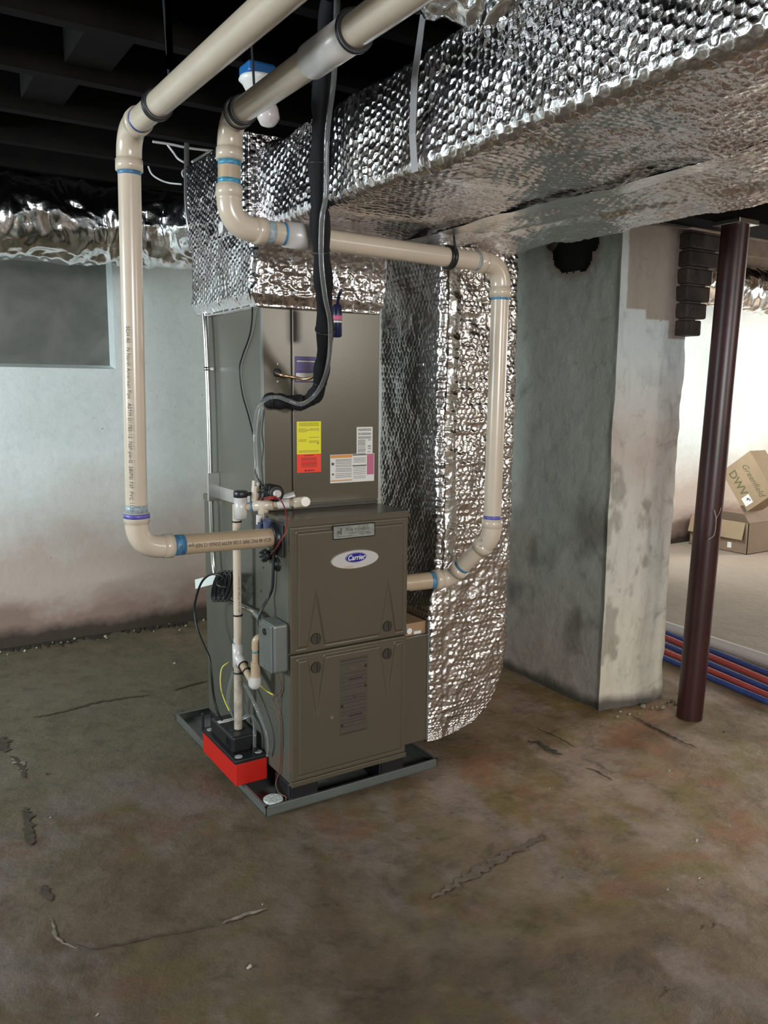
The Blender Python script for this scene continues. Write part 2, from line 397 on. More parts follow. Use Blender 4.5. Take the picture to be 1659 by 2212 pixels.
window('window_1', 0, -4.08, .05, 1.05, 1.4, 2.1); window('window_2', 0, 8.08, -.2, 1.0, 1.25, 2.05)
window('window_3', 1, -5.08, 2.2, 3.2, 1.72, 2.27); window('window_4', 1, -5.08, -1.55, -.25, 1.4, 2.1)
window('window_added', 0, 3.64, 1.95, 2.45, 1.0, 1.9)  # added frame for the made-up window behind the pillar
b = MB(); b.box(-4.25, 8.25, -5.25, 2.75, 2.56, 2.60); struct('ceiling', b, wood_dark)
# joists every 16 inches, running along the furnace front direction, and blocking between them
names = ['nearest the rear wall']
JY = [.137+.409*k for k in range(-12, 6)]
pos_words = ['behind the viewer', 'over the pipes', 'over the ducts', 'toward the back wall']
for k, y in enumerate(JY):
    n = len(JY)-k
    b = MB(); b.box(-3.99, 3.0, y-.045, y, 2.30, 2.555)
    o = b.build('ceiling_joist', wood_dark)
    ordn = ['first', 'second', 'third', 'fourth', 'fifth', 'sixth', 'seventh', 'eighth', 'ninth', 'tenth', 'eleventh', 'twelfth', 'thirteenth', 'fourteenth', 'fifteenth', 'sixteenth', 'seventeenth', 'eighteenth'][n-1]
    tag(o, f'dark wooden ceiling joist on the furnace side, {ordn} counting out from the back wall', 'joist', 'ceiling joists')
    b = MB(); b.box(3.0, 7.99, y-.045, y, 2.30, 2.555)
    o = b.build('ceiling_joist', wood_lit)
    tag(o, f'brown wooden ceiling joist over the far right bay, {ordn} counting out from the back wall', 'joist', 'ceiling joists')
for i, (x, k, lab) in enumerate(((-.50, 12, 'dark blocking board between two joists at the upper left'), (-.56, 13, 'dark blocking board set between joists, nearer the back wall than its neighbour'), (-.75, 14, 'dark short blocking board close above the left foil duct'))):
    b = MB(); b.box(x, x+.14, JY[k]+.002, JY[k+1]-.047, 2.34, 2.555, .003); tag(b.build('blocking_board', wood_dark), lab, 'wood blocking')
b = MB(); b.box(1.30, 7.9, -.20, .0, 2.035, 2.295, .004); tag(b.build('support_beam', wood_dark), 'heavy dark timber beam carried by the red post and the pillar', 'beam')
# ------------------------------------------------------------------ PILLAR
pil = thing('masonry_pillar', (1.7, .5, 0), 'rough whitewashed masonry pillar with a broken flue hole near its top', 'pillar')
def tintmesh(o, P, col):
    me = o.data; a = me.color_attributes.new('tint', 'FLOAT_COLOR', 'POINT'); c = np.ones((len(me.vertices), 4)); c[:len(col), :3] = col; a.data.foreach_set('color', c.ravel())
s = .0075
zz = np.arange(0, 2.036, s); yy = .072+np.arange(0, 1.03, s)
def corner_x(z): q = np.stack([0*z, 0*z+3.3, z], -1); return 1.503+(fbm(q, 5, 3, 88)-.5)*.022; xx = np.linspace(0, 1, 32)
# left face (towards the furnace), with a hole
Yg, Zg = np.meshgrid(yy, zz); lean = -.006*Zg/2
P = np.stack([1.51+.012*(Yg-.08)+lean*0, Yg, Zg], -1)
P[..., 0] += (fbm(P, 3, 4, 5)-.5)*.03+(fbm(P, 16, 3, 9)-.5)*.008
edge = np.exp(-((Yg-.072)/.018)**2); P[..., 0] = P[..., 0]*(1-edge)+corner_x(Zg)*edge
hy, hz, hr = .355, 2.0, .142
rr_ = np.hypot((Yg-hy)*.95, (Zg-hz))+(fbm(P, 17, 3, 8)-.5)*.09
near_h = np.clip(1-(rr_-hr)/.05, 0, 1); P[..., 0] += near_h*.010*(1-edge)
q = skin_grid(P, flip=True); hole = (rr_ < hr).ravel(); keep = ~(hole[q].all(1))
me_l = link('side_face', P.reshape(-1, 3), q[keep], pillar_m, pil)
n1 = fbm(P, 2.2, 4, 21); n2 = fbm(P, 5, 4, 33)
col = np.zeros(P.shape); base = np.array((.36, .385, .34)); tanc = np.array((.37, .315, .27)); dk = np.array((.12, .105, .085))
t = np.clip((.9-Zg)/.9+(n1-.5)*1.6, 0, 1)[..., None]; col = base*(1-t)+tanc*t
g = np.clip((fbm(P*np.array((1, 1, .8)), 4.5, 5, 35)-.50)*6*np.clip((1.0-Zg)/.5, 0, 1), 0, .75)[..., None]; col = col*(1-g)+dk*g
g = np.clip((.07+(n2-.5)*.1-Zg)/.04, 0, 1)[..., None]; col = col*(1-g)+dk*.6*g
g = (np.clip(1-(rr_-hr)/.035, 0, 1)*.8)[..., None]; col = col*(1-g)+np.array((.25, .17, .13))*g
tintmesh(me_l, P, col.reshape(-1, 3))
# front face, its light painted in as a brighter tint than the side
Ug, Zg = np.meshgrid(np.linspace(0, 1, 40), zz)
W = .345+.012*Zg
P = np.stack([1.500+Ug*(W+.006), .072-Ug*.045, Zg], -1)
nz = (fbm(P, 4, 4, 15)-.5)*.03+(ridge(P*np.array((1, 1, .35)), 18, 3, 4)-.2)*.010
ed0 = np.exp(-(Ug*.36/.018)**2); P[..., 1] += nz*(1-ed0)
P[..., 0] += (fbm(P, 6, 3, 17)-.5)*.03*np.clip((Ug-.8)*5, 0, 1) 
P[..., 0] = P[..., 0]*(1-ed0)+(corner_x(Zg)+Ug*(W+.006))*ed0
fr = link('front_face', P.reshape(-1, 3), skin_grid(P), pillar_m, pil)
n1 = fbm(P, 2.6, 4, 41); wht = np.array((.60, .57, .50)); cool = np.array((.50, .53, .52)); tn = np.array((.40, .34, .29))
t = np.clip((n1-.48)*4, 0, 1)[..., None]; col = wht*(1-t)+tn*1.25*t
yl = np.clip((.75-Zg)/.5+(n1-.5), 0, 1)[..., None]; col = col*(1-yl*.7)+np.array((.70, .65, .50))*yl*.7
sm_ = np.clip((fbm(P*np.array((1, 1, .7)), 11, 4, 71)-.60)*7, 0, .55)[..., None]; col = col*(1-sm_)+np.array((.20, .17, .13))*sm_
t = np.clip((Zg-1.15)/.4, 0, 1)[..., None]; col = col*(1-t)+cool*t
# mortared beam pocket: tan patch with a stepped lower edge
low = np.where(Ug < .12, 9, np.where(Ug < .40, 1.70, np.where(Ug < .74, 1.66, 1.585)))+(fbm(P, 30, 2, 3)-.5)*.012
patch = (Zg > low)[..., None]; col = np.where(patch, np.array((.30, .255, .215)), col)
col = np.where(patch & (Ug > .78)[..., None], np.array((.235, .19, .155)), col)
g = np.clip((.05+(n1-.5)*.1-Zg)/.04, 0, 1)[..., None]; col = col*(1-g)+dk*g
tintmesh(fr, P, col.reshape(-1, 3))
b = MB(); b.box(1.562, 1.84, .11, 1.1, 0, 2.03); b.build('pillar_core', mortar_m, pil)
b = MB()  # sooty flue pipe cavity in the pillar
n = 24
inn = [(1.535, hy+.125*math.cos(2*PI*i/n), hz-.0+.125*math.sin(2*PI*i/n)) for i in range(n)]
b.tube([(1.555, hy, 1.86), (1.5615, hy, 1.86)], .2, 28); tag(b.build('flue_hole', cavity, pil), 'black sooty flue hole')
# brick springer on the right shoulder of the pillar
b = MB(); cz = 1.60
for k in range(6):
    z0 = cz+k*.070; xr = 1.905+[0, .03, .05, .065, .10, .13][k]
    b.box(1.805+random.uniform(-.004, .004), xr-.0, -.015+random.uniform(-.006, .006), .25, z0, z0+.063, .008, 0)
    b.box(1.82, xr-.02, .0, .24, z0+.055, z0+.075, 0, 1)
tag(b.build('brick_corbel', [brick, M('mortar_soot', (.10, .08, .065), .9)]), 'soot-dark stepped brick corbel jutting from the right top of the pillar', 'brickwork')
# rubble at pillar foot
for i in range(16):
    u = random.random(); x = 1.50+u*.42; y = .03-u*.05-random.random()*.07; r = random.uniform(.004, .014)
    bm = bmesh.new(); bmesh.ops.create_icosphere(bm, subdivisions=1, radius=r)
    V = np.array([v.co for v in bm.verts])*(1+.35*np.random.RandomState(i).rand(len(bm.verts), 1))*(1, .8, .6)+(x, y, r*.45)
    F = [tuple(v.index for v in f.verts) for f in bm.faces]; bm.free()
    o = link('mortar_crumb', V, F, [rubble_m, dust_m][i % 5 == 0], sm=[False]*len(F)); tag(o, 'small mortar crumb fallen at the foot of the pillar', 'rubble', 'mortar crumbs at the pillar foot')
# ------------------------------------------------------------------ STEEL POST
po = thing('steel_post', (1.785, -.176, 0), 'dark red painted round steel post standing right of the pillar', 'post')
p0, p1 = np.array(A(1489, 1549, y=-.176)), np.array(A(1590, 478, y=-.176)); p0[2] = 0; p1[2] = 2.015
b = MB(); b.tube([p0, p1], .053, 40); b.build('shaft', post_paint, po)
b = MB(); b.box(p1[0]-.062, p1[0]+.062, p1[1]-.06, p1[1]+.06, 2.015, 2.034, .002); b.build('top_plate', chrome, po)
b = MB(); b.tube(spl([p0+(-.03, -.055, .78), p0+(-.01, -.066, .80), p0+(.0, -.062, .86), p0+(-.012, -.06, .90)]), .0012, 6); b.tube(spl([p0+(.0, -.06, .86), p0+(.03, -.056, .89), p0+(.055, -.045, .93)]), .001, 6)
tag(b.build('cobweb_strand', dust_m, po), 'pale cobweb scrap on the post')
# ------------------------------------------------------------------ PEX / PVC RUN ON FLOOR
rows = [('pex_pipe', pex_blue, .0135, (1453, 1430), (1659, 1517), 'blue flexible water pipe on the floor, nearest the red post'),
        ('pex_pipe', pex_red, .0135, (1453, 1415), (1659, 1503), 'red flexible water pipe on the floor, nearer the red post than the other red one'),
        ('pex_pipe', pex_blue, .0135, (1453, 1400), (1659, 1489), 'blue flexible water pipe lying between the two red ones'),
        ('pex_pipe', pex_red, .0150, (1453, 1384), (1659, 1472), 'red flexible water pipe lying farther from the post, beside the white pipe'),
        ('pex_pipe', pex_blue, .0135, (1453, 1374), (1659, 1455), 'blue flexible water pipe tucked against the thick white pipe'),
        ('pvc_pipe', M('pvc_bright', (.74, .70, .65), .3), .031, (1453, 1359), (1659, 1428), 'thick white plastic pipe lying on the floor behind the red and blue ones')]
for nm, mt, r, pa, pb, lab in rows:
    a = A(*pa, z=r); c = A(*pb, z=r); d = unit(c-a)
    wob = random.uniform(-.004, .004)
    pts = spl([a-d*.9, a-d*.4+(wob, 0, 0), a, (a+c)/2+(wob, 0, 0), c, c+d*.6])
    b = MB(); b.tube([(p[0], p[1], r+.002) for p in pts], r, 18); tag(b.build(nm, mt), lab, 'pipe', 'pipes lying on the floor' if nm == 'pex_pipe' else None)
# ------------------------------------------------------------------ CARDBOARD BOXES
bx_ = thing('cardboard_box', (5.4, 2.1, 0), 'open brown cardboard box on the floor by the far wall, one flap folded down', 'box')
b = MB(); x0, x1, y0, y1, H, t = 5.17, 5.62, 1.84, 2.42, .27, .005
b.box(x0, x0+t, y0, y1, .001, H); b.box(x1-t, x1, y0, y1, .001, H); b.box(x0, x1, y0, y0+t, .001, H); b.box(x0, x1, y1-t, y1, .001, H); b.box(x0, x1, y0, y1, .001, .006)
b.build('box_body', cardboard, bx_)
b = MB(); b.box(-.004, .0, y0+.03, y1-.01, -.15, 0, 0, 0, rot=Matrix.Translation((x0, 0, H))@Matrix.Rotation(math.radians(14), 4, 'Y')); b.build('box_flap', cardboard_tan, bx_)
b = MB(); b.box(x0, x1, -.004, .0, 0, .17, 0, 0, rot=Matrix.Translation((0, y0, H))@Matrix.Rotation(math.radians(-35), 4, 'X')); b.build('box_flap', cardboard, bx_)
b = MB(); b.box(x0-.0015, x0, 1.99, 2.03, .035, .085, .002); tag(b.build('tape_scrap', paper_white, bx_), 'white torn sticker')
gx = thing('cardboard_box', (5.3, 2.2, .2), 'tan cardboard box tipped on edge above the open box, printed with green lettering', 'box')
Rm = Matrix.Translation(A(1612, 1040, x=5.22))@Matrix.Rotation(math.radians(52), 4, 'X')
b = MB(); b.box(0, .22, -.22, .20, -.16, .17, .003, 0, rot=Rm); b.build('carton', cardboard_tan, gx)
fbx = lambda ox, oz: (lambda u, v: tuple(Rm@Vector((-.0015, ox-u, oz+v))))
text('Greenfield', .075, fbx(-.02, .06), ink_green, 'printed_word', gx, italic=.4)
text('DWV', .10, fbx(.03, -.075), ink_green, 'printed_word', gx, thick=.001)
b = MB(); b.box(-.002, 0, -.18, -.10, -.12, -.04, 0, 0, rot=Rm); sk = b.build('sticker', paper_white, gx)
text('4"', .045, lambda u, v: tuple(Rm@Vector((-.003, -.14-u, -.07+v))), ink, 'sticker_number', sk, thick=.001)
# ------------------------------------------------------------------ DRAIN PAN
pan = thing('drain_pan', (.25, .45, 0), 'shallow galvanised drain pan on the concrete under the furnace', 'drain pan')
PX0, PX1, PY0, PY1 = -.089, .590, .004, .900
b = MB(); b.box(PX0, PX1, PY0, PY1, .0005, .004); b.build('pan_base', galv, pan)
b = MB()
for q in ((PX0, PX0+.002, PY0, PY1), (PX1-.002, PX1, PY0, PY1), (PX0, PX1, PY0, PY0+.002), (PX0, PX1, PY1-.002, PY1)): b.box(*q, .001, .032)
for q in ((PX0-.003, PX0+.007, PY0-.003, PY1), (PX1-.007, PX1+.003, PY0-.003, PY1), (PX0-.003, PX1+.003, PY0-.003, PY0+.007), (PX0, PX1, PY1-.007, PY1+.003)): b.box(*q, .030, .034, .001)
b.build('pan_rim', galv, pan)
# ------------------------------------------------------------------ FURNACE
W, D, ZB, ZT = .4445, .755, .087, .963
fu = thing('gas_furnace', (.22, .38, 0), 'tall taupe metal gas furnace cabinet with two panel doors and oval badge', 'furnace')
b = MB(); b.box(0, W, .014, D, ZB, ZT-.004, .002)
for z in (.30, .66): b.box(-.001, 0, .05, D-.03, z, z+.0015)
b.build('cabinet_shell', galv_paint, fu)
b = MB(); b.box(-.002, W+.002, -.002, D, ZT-.004, ZT, .001); b.box(-.002, W+.002, -.004, -.001, ZT-.022, ZT, .001); b.box(-.003, -.0005, -.002, D, ZT-.022, ZT); b.build('top_cover', taupe, fu)
b = MB(); b.box(-.001, W+.001, -.006, .016, ZB-.006, ZB+.010, .001); b.build('bottom_rail', taupe, fu)
def door(name, z0, z1, wedge_up):
    s = .0022; nx = int(W/s); nz = int((z1-z0)/s)
    Xg, Zg = np.meshgrid(np.linspace(.001, W-.001, nx), np.linspace(z0, z1, nz))
    sst = lambda e0, e1, v: (lambda t: t*t*(3-2*t))(np.clip((v-e0)/(e1-e0), 0, 1))
    inx0, inx1, inz0, inz1 = .022, W-.018, z0+.016, z1-.016
    d = np.minimum(np.minimum(Xg-inx0, inx1-Xg), np.minimum(Zg-inz0, inz1-Zg)); h = sst(0, .007, d)*.006
    rim = sst(-.006, -.002, d)*(1-sst(-.002, .0015, d)); h -= rim*.0015
    for cx in (.090, .364):
        if wedge_up: base, apex, kz = inz0-.002, z0+.212, z0+.042; hw = .034*np.clip((apex-Zg)/(apex-base), 0, 1)
        else: base, apex, kz = inz1+.002, z1-.226, z1-.052; hw = .034*np.clip((Zg-apex)/(base-apex), 0, 1)
        dd = hw-np.abs(Xg-cx); k = sst(-.001, .005, dd)*sst(-.02, .03, hw*1.6)
        h = h*(1-k)+(-.001)*k
    ed = np.minimum(np.minimum(Xg, W-Xg), np.minimum(Zg-z0, z1-Zg)); h -= (1-sst(0, .003, ed))*.003
    P = np.stack([Xg, -.003-h, Zg], -1); F = [tuple(f) for f in skin_grid(P).tolist()]
    V = P.reshape(-1, 3).tolist(); o = len(V); nf = len(F)
    b = MB(); b.box(.001, W-.001, -.001, .0135, z0, z1)
    V += b.v; F += [tuple(i+o for i in f) for f in b.f]
    dr = link(name, np.array(V), F, taupe, fu, sm=[True]*nf+[False]*len(b.f))
    for cx in (.090, .364):
        kz = z0+.040 if wedge_up else z1-.052
        b = MB(); b.tube([(cx, -.001, kz), (cx, -.006, kz), (cx, -.0075, kz)], [.0185, .0185, .017], 30); b.box(cx+.002, cx+.0085, -.012, -.006, kz-.016, kz+.016, .002)
        kb = b.build('latch_knob', taupe_dark, dr); tag(kb, 'dark round latch knob')
        b = MB(); b.box(cx+.0085, cx+.0115, -.0085, -.007, kz-.016, kz+.016); b.build('knob_slot', rubber, dr)
    return dr
du = door('upper_door', .530, .940, True); dl = door('lower_door', .098, .525, False)
b = MB(); b.tube([(.144, -.009, .293), (.144, -.012, .293)], .006, 16); b.build('door_screw', chrome, dl)
# oval badge
b = MB(); cx, cz = .231, .818; n = 64
def oval(mb, a, c, y0, y1, mi=0, cx=cx, cz=cz):
    f = [(cx+a*math.cos(2*PI*i/n), y1, cz+c*math.sin(2*PI*i/n)) for i in range(n)]; f2 = [(cx+(a-.002)*math.cos(2*PI*i/n), y0, cz+(c-.002)*math.sin(2*PI*i/n)) for i in range(n)]
    mb.add(f+f2, [(i, (i+1) % n, n+(i+1) % n, n+i) for i in range(n)], mi, True); mb.add(f2, [tuple(range(n))], mi)
oval(b, .090, .031, -.0135, -.009); bd = b.build('oval_badge', silver, du)
b = MB(); oval(b, .041, .0175, -.0146, -.013, cx=.233, cz=.824); el = b.build('badge_ellipse', badge_blue, bd)
b = MB(); 
for k in range(n):
    pass
rp = [(.233+.0375*math.cos(2*PI*i/n), -.01475, .824+.0150*math.sin(2*PI*i/n)) for i in range(n+1)]; b.tube(rp, .0006, 6, caps=False); b.build('badge_outline', silver, bd)
text('Carrier', .0235, lambda u, v: (.233+u, -.0152, .824+v), white_plastic, 'badge_lettering', bd, italic=.25, w=.92, thick=.0004)
text('Comfort', .010, lambda u, v: (.205+u, -.0142, .7955+v), paper_orange, 'badge_small_lettering', bd, italic=.3)
# installer plate
b = MB(); b.box(.149, .307, -.0100, -.0085, .889, .935, .003, 0); pl = b.build('installer_plate', black_plastic, du)
b = MB(); b.box(.152, .304, -.0106, -.0099, .892, .932, .002, 0); pf = b.build('plate_face', M('plate_silver', (.36, .39, .36), .3, .7, var=.3, vs=60), pl)
text('The Irondale', .0175, lambda u, v: (.240+u, -.0108, .918+v), ink, 'plate_lettering', pl, italic=.2)
b = MB()
for x0, x1, z in ((.164, .215, .8975), (.245, .293, .901), (.205, .285, .9065)): 
    x = x0
    while x < x1: l = random.uniform(.002, .006); b.box(x, min(x+l, x1), -.0109, -.0106, z-.0012, z+.0012); x += l+.0015
b.box(.176, .181, -.0109, -.0106, .905, .926, .001); b.tube([(.170, -.0106, .912), (.170, -.0109, .912)], .006, 12)
b.build('plate_print', ink_soft, pl)
def sticker(name, x0, x1, z0, z1, y, mat, parent, lines=(), lmat=None, blocks=(), seed=1):
    rs = random.Random(seed); b = MB(); b.box(x0, x1, y-.0006, y, z0, z1); st = b.build(name, mat, parent)
    if lines:
        b = MB()
        for (u0, u1, v, h) in lines:
            x = x0+(x1-x0)*u0; xe = x0+(x1-x0)*u1; zc = z0+(z1-z0)*v; hh = h*(z1-z0)
            while x < xe:
                l = rs.uniform(.6, 2.2)*hh*1.6; b.box(x, min(x+l, xe), y-.0009, y-.0005, zc-hh/2, zc+hh/2); x += l+hh*.45
        b.build('printed_lines', lmat or ink_soft, st)
    for (u0, u1, v0, v1, m2, nm) in blocks:
        b = MB(); b.box(x0+(x1-x0)*u0, x0+(x1-x0)*u1, y-.0008, y-.0005, z0+(z1-z0)*v0, z0+(z1-z0)*v1); b.build(nm, m2, st)
    return st
# clear instruction label on the lower door
L = [(.05, .95, v, .018) for v in (.93, .80, .75, .70, .64, .60, .50, .46, .42, .36, .31, .27, .20, .16, .11)]
sticker('instruction_label', .176, .283, .219, .486, -.0092, label_dim, dl, L, M('ink_faint', (.045, .038, .030), .5),
        [(.02, .98, .965, .985, taupe_dark, 'label_band'), (.35, .62, .845, .885, taupe, 'label_cell'), (.35, .62, .585, .625, taupe, 'label_cell'), (.47, .56, .46, .50, taupe_dark, 'label_cell'), (.50, .72, .335, .375, taupe, 'label_cell'), (.50, .72, .10, .14, taupe, 'label_cell'),
         (.88, .96, .84, .88, rubber, 'label_mark'), (.88, .96, .58, .62, rubber, 'label_mark'), (.03, .11, .37, .41, rubber, 'label_mark'), (.03, .11, .12, .16, rubber, 'label_mark'), (.3, .8, .715, .728, rubber, 'label_mark'), (.3, .8, .235, .248, rubber, 'label_mark'), (.02, .98, .015, .03, taupe_dark, 'label_band')], 5)
# side fittings: vent flange, round plugs, screws
b = MB(); b.box(-.008, .0, .035, .135, .838, .950, .004); b.tube([(-.008, .088, .897), (-.022, .088, .897), (-.024, .088, .897)], [.042, .040, .036], 32)
tag(b.build('vent_flange', black_plastic, fu), 'black square vent flange')
b = MB(); b.box(W, W+.006, .02, .11, .64, .74, .004); b.tube([(W, .06, .689), (W+.03, .06, .689)], .037, 32); tag(b.build('vent_flange', black_plastic, fu), 'black round vent collar on the right side')
def plug(y, z, r):
    b = MB(); b.tube([(0, y, z), (-.006, y, z), (-.007, y, z), (-.0045, y, z), (-.0045, y, z), (-.009, y, z), (-.010, y, z)], [r, r, r*.8, r*.72, r*.45, r*.42, .001], 32); return b.build('knockout_plug', rubber, fu)
plug(.086, .808, .0225)
b = MB()
for k in range(18):
    a = 2*PI*k/18; b.tube([(-.004, .147, .828), (-.016-random.random()*.012, .147+.021*math.cos(a), .828+.021*math.sin(a))], .004, 6)
b.tube([(0, .147, .828), (-.014, .147, .828)], .016, 18); tag(b.build('wire_bushing', rubber, fu), 'ragged black bushing')
for (y, z) in ((.20, .775), (.22, .69), (.19, .46), (.30, .60), (.50, .70)):
    b = MB(); b.tube([(0, y, z), (-.002, y, z)], .0035, 8); b.build('side_screw', taupe_dark, fu)
# foam feet under the furnace
for i, (x0, x1, y0, y1, lab) in enumerate(((-.004, .105, .012, .12, 'black support block under the front left corner of the furnace'), (.345, W+.004, .012, .12, 'black support block under the front right corner of the furnace'), (-.002, .105, .62, .74, 'black support block under the rear left corner of the furnace'), (.345, W+.004, .62, .74, 'black support block under the rear right corner of the furnace'))):
    b = MB(); b.box(x0, x1, y0, y1, .0045, ZB-.001, .004)
    if i < 2: b.box(x0+.008, x1-.008, y0-.004, y0, .02, .075, .002)
    tag(b.build('support_block', black_plastic), lab, 'support block', 'blocks under the furnace')
# ------------------------------------------------------------------ EVAPORATOR COIL CABINET
co = thing('coil_cabinet', (.22, .42, ZT), 'taupe evaporator coil cabinet with stickers, standing on the furnace', 'coil cabinet')
CY, CT = .197, 1.640
b = MB(); b.box(0, W, CY+.002, .665, ZT+.001, CT, .0015); b.build('coil_shell', M('coil_side', (.108, .105, .082), .42, .25, var=.05, vs=3), co)
b = MB(); b.box(.001, .104, CY-.004, CY+.004, ZT+.004, CT-.002, .0015); b.build('pipe_panel', taupe, co)
b = MB(); b.box(.108, W-.001, CY-.008, CY+.004, ZT+.018, CT-.002, .0025); cp = b.build('access_panel', taupe, co)
b = MB(); b.box(.1045, .1075, CY-.002, CY+.003, ZT+.004, CT-.002); b.build('panel_gap', rubber, co)
b = MB(); b.box(.108, W, CY-.003, CY, ZT+.001, ZT+.014); 
for x in (.15, .17, .40): b.tube([(x, CY-.006, ZT+.008), (x, CY-.003, ZT+.008)], .0025, 8)
b.build('lower_lip', taupe_dark, co)
b = MB(); b.box(-.0005, .006, CY-.006, CY+.004, ZT+.002, CT); b.build('corner_trim', galv, co)
b = MB(); b.box(-.002, 0, .30, .665, ZT-.012, ZT+.045); tag(b.build('joint_tape', foil_dull, co), 'silver tape across the furnace joint')
for z in (1.445, 1.39): b = MB(); b.tube([(.054, CY-.004, z), (.054, CY-.008, z)], .0035, 10); b.build('panel_screw', chrome, co)
b = MB(); b.tube([(.054, CY-.003, 1.418), (.054, CY-.010, 1.418), (.054, CY-.011, 1.418)], [.014, .013, .009], 20); b.build('grommet', rubber, co)
yS = CY-.0085
LW = [(.08, .9, v, .035) for v in (.86, .72)]
sticker('warning_sticker', .117, .196, 1.388, 1.472, yS, paper_violet, cp, [(.06, .94, v, .03) for v in (.92, .72, .66, .60, .54, .48)], M('ink_violet', (.16, .13, .30), .5), [(.04, .96, .05, .36, paper_white, 'sticker_panel'), (.08, .92, .79, .84, paper_white, 'sticker_title')], 2)
sticker('warning_sticker', .121, .212, 1.150, 1.259, yS, paper_yellow, cp, [(.1, .92, v, .022) for v in (.95, .91, .87)]+[(.08, .4, v, .02) for v in (.77, .73, .69, .44, .40)]+[(.5, .92, v, .02) for v in (.77, .73, .51, .40, .36)]+[(.08, .92, v, .02) for v in (.10, .06)], M('ink_olive', (.28, .25, .03), .6), [(.42, .46, .71, .74, ink, 'arrow_mark'), (.85, .90, .30, .34, ink, 'arrow_mark')], 3)
sticker('warning_sticker', .121, .212, 1.088, 1.150, yS, paper_red, cp, [(.3, .7, .92, .06)]+[(.18, .82, v, .03) for v in (.78, .72, .66, .56, .50, .44, .38, .30)]+[(.3, .72, .10, .09)], M('ink_red_dark', (.22, .01, .01), .6), [], 4)
sticker('rating_label', .352, .417, 1.128, 1.237, yS, paper_white, cp, [(.1, .9, v, .022) for v in (.93, .89, .80, .76, .68, .64)]+[(.08, .55, v, .02) for v in (.58, .54, .50, .46, .42, .36, .30, .26, .22, .16)]+[(.7, .9, v, .02) for v in (.58, .40, .36, .30, .2)]+[(.1, .9, .04, .03)], ink, [], 5)
ws = sticker('warning_sticker', .247, .424, 1.046, 1.144, yS-.0005, paper_white, cp, [(.12, .48, v, .018) for v in (.82, .78, .73, .68, .62, .57, .50, .45, .40, .32, .26, .2)]+[(.52, .8, v, .016) for v in (.85, .80, .75, .70, .52, .46, .40, .34, .28, .2, .14)], ink_soft,
        [(0.01, .49, .88, .985, paper_orange, 'orange_band'), (.01, .49, .06, .10, paper_orange, 'orange_band'), (.50, .82, .945, .985, ink, 'black_band'), (.50, .82, .56, .60, ink, 'black_band'), (.83, .99, .24, .985, paper_pink, 'pink_block'), (.03, .085, .63, .72, ink, 'warning_mark'), (.04, .08, .28, .34, ink, 'warning_mark')], 6)
# ------------------------------------------------------------------ FILTER CABINET
fc = thing('filter_cabinet', (.51, .3, .09), 'narrow taupe filter cabinet fixed to the right side of the furnace', 'filter cabinet')
b = MB(); b.box(W+.004, .567, .04, .60, .100, .50, .002); b.build('filter_housing', taupe, fc)
b = MB(); b.box(.562, .5705, .036, .05, .098, .545, .001); b.box(W+.006, .566, .033, .04, .498, .503, .001); b.build('door_edge', galv, fc)
b = MB(); b.box(W+.004, .566, .055, .60, .50, .545, .001); b.build('filter_slot', M('slot_paper', (.30, .18, .09), .7), fc)
b = MB(); b.tube([(.485, .055, .522), (.485, .040, .522)], .011, 16); b.box(.51, .54, .048, .056, .505, .515); b.build('thumb_screw', white_plastic, fc)
# ------------------------------------------------------------------ FOIL DUCTS
def rings_xz(loop, ys):  # loop in (x,z), swept along y
    return np.stack([np.repeat(loop[None, :, 0], len(ys), 0), np.repeat(ys[:, None], len(loop), 1), np.repeat(loop[None, :, 1], len(ys), 0)], -1)
tr = thing('supply_duct', (.2, -1, 1.85), 'large bubble-foil wrapped supply duct running overhead toward the right foreground', 'duct')
st = .0027
loop, sl = loop_rect(-.005, .464, 1.850, 2.110, (.004, .004, .03, .03), st); ys = np.arange(.60, -2.9, -st)
kp = np.array([(x < .06) or (z < 1.87 and i % 2 == 0) or i % 8 == 0 for i, (x, z) in enumerate(loop)]); loop, sl = loop[kp], sl[kp]
Rg = rings_xz(loop, ys); S, T = np.meshgrid(sl, ys)
bot = (Rg[..., 2] < 1.885)[..., None][..., 0]
seamw = np.exp(-((T+.665)/.03)**2)
h = bubble(S, T, .0235)*np.where(bot, .0022, .0030)+(fbm(Rg, 7, 4, 2)-.5)*.030+(ridge(Rg*np.array((1, 1, .30)), 42, 3, 6)-.2)*np.where(bot, .0015, .0042)
h *= 1-.6*seamw
rib_solid('foil_wrap', Rg, h, foil, tr, flip=True)
rt = thing('return_duct', (.8, -.6, 1.85), 'bubble-foil wrapped return duct, the farther of the two large overhead ones side by side', 'duct')
loop, sl = loop_rect(.465, .930, 1.850, 2.110, (.026, .026, .004, .004), .005); ys = np.arange(.42, -3.2, -.005)
Rg = rings_xz(loop, ys); Rg[..., 0] -= np.clip(-Rg[..., 1]-.3, 0, 3)*.0
S, T = np.meshgrid(sl, ys); h = bubble(Rg[..., 0], T, .0215)*.0024+(fbm(Rg, 7, 4, 2)-.5)*.030+(ridge(Rg, 25, 2, 6)-.2)*.003
# slack blanket: long shallow folds
h += .012*np.exp(-((Rg[..., 0]-.72-.05*np.sin(T*4))/.03)**2)*(Rg[..., 2] < 1.88)
rib_solid('foil_wrap', Rg, h, foil_under, rt, flip=True)
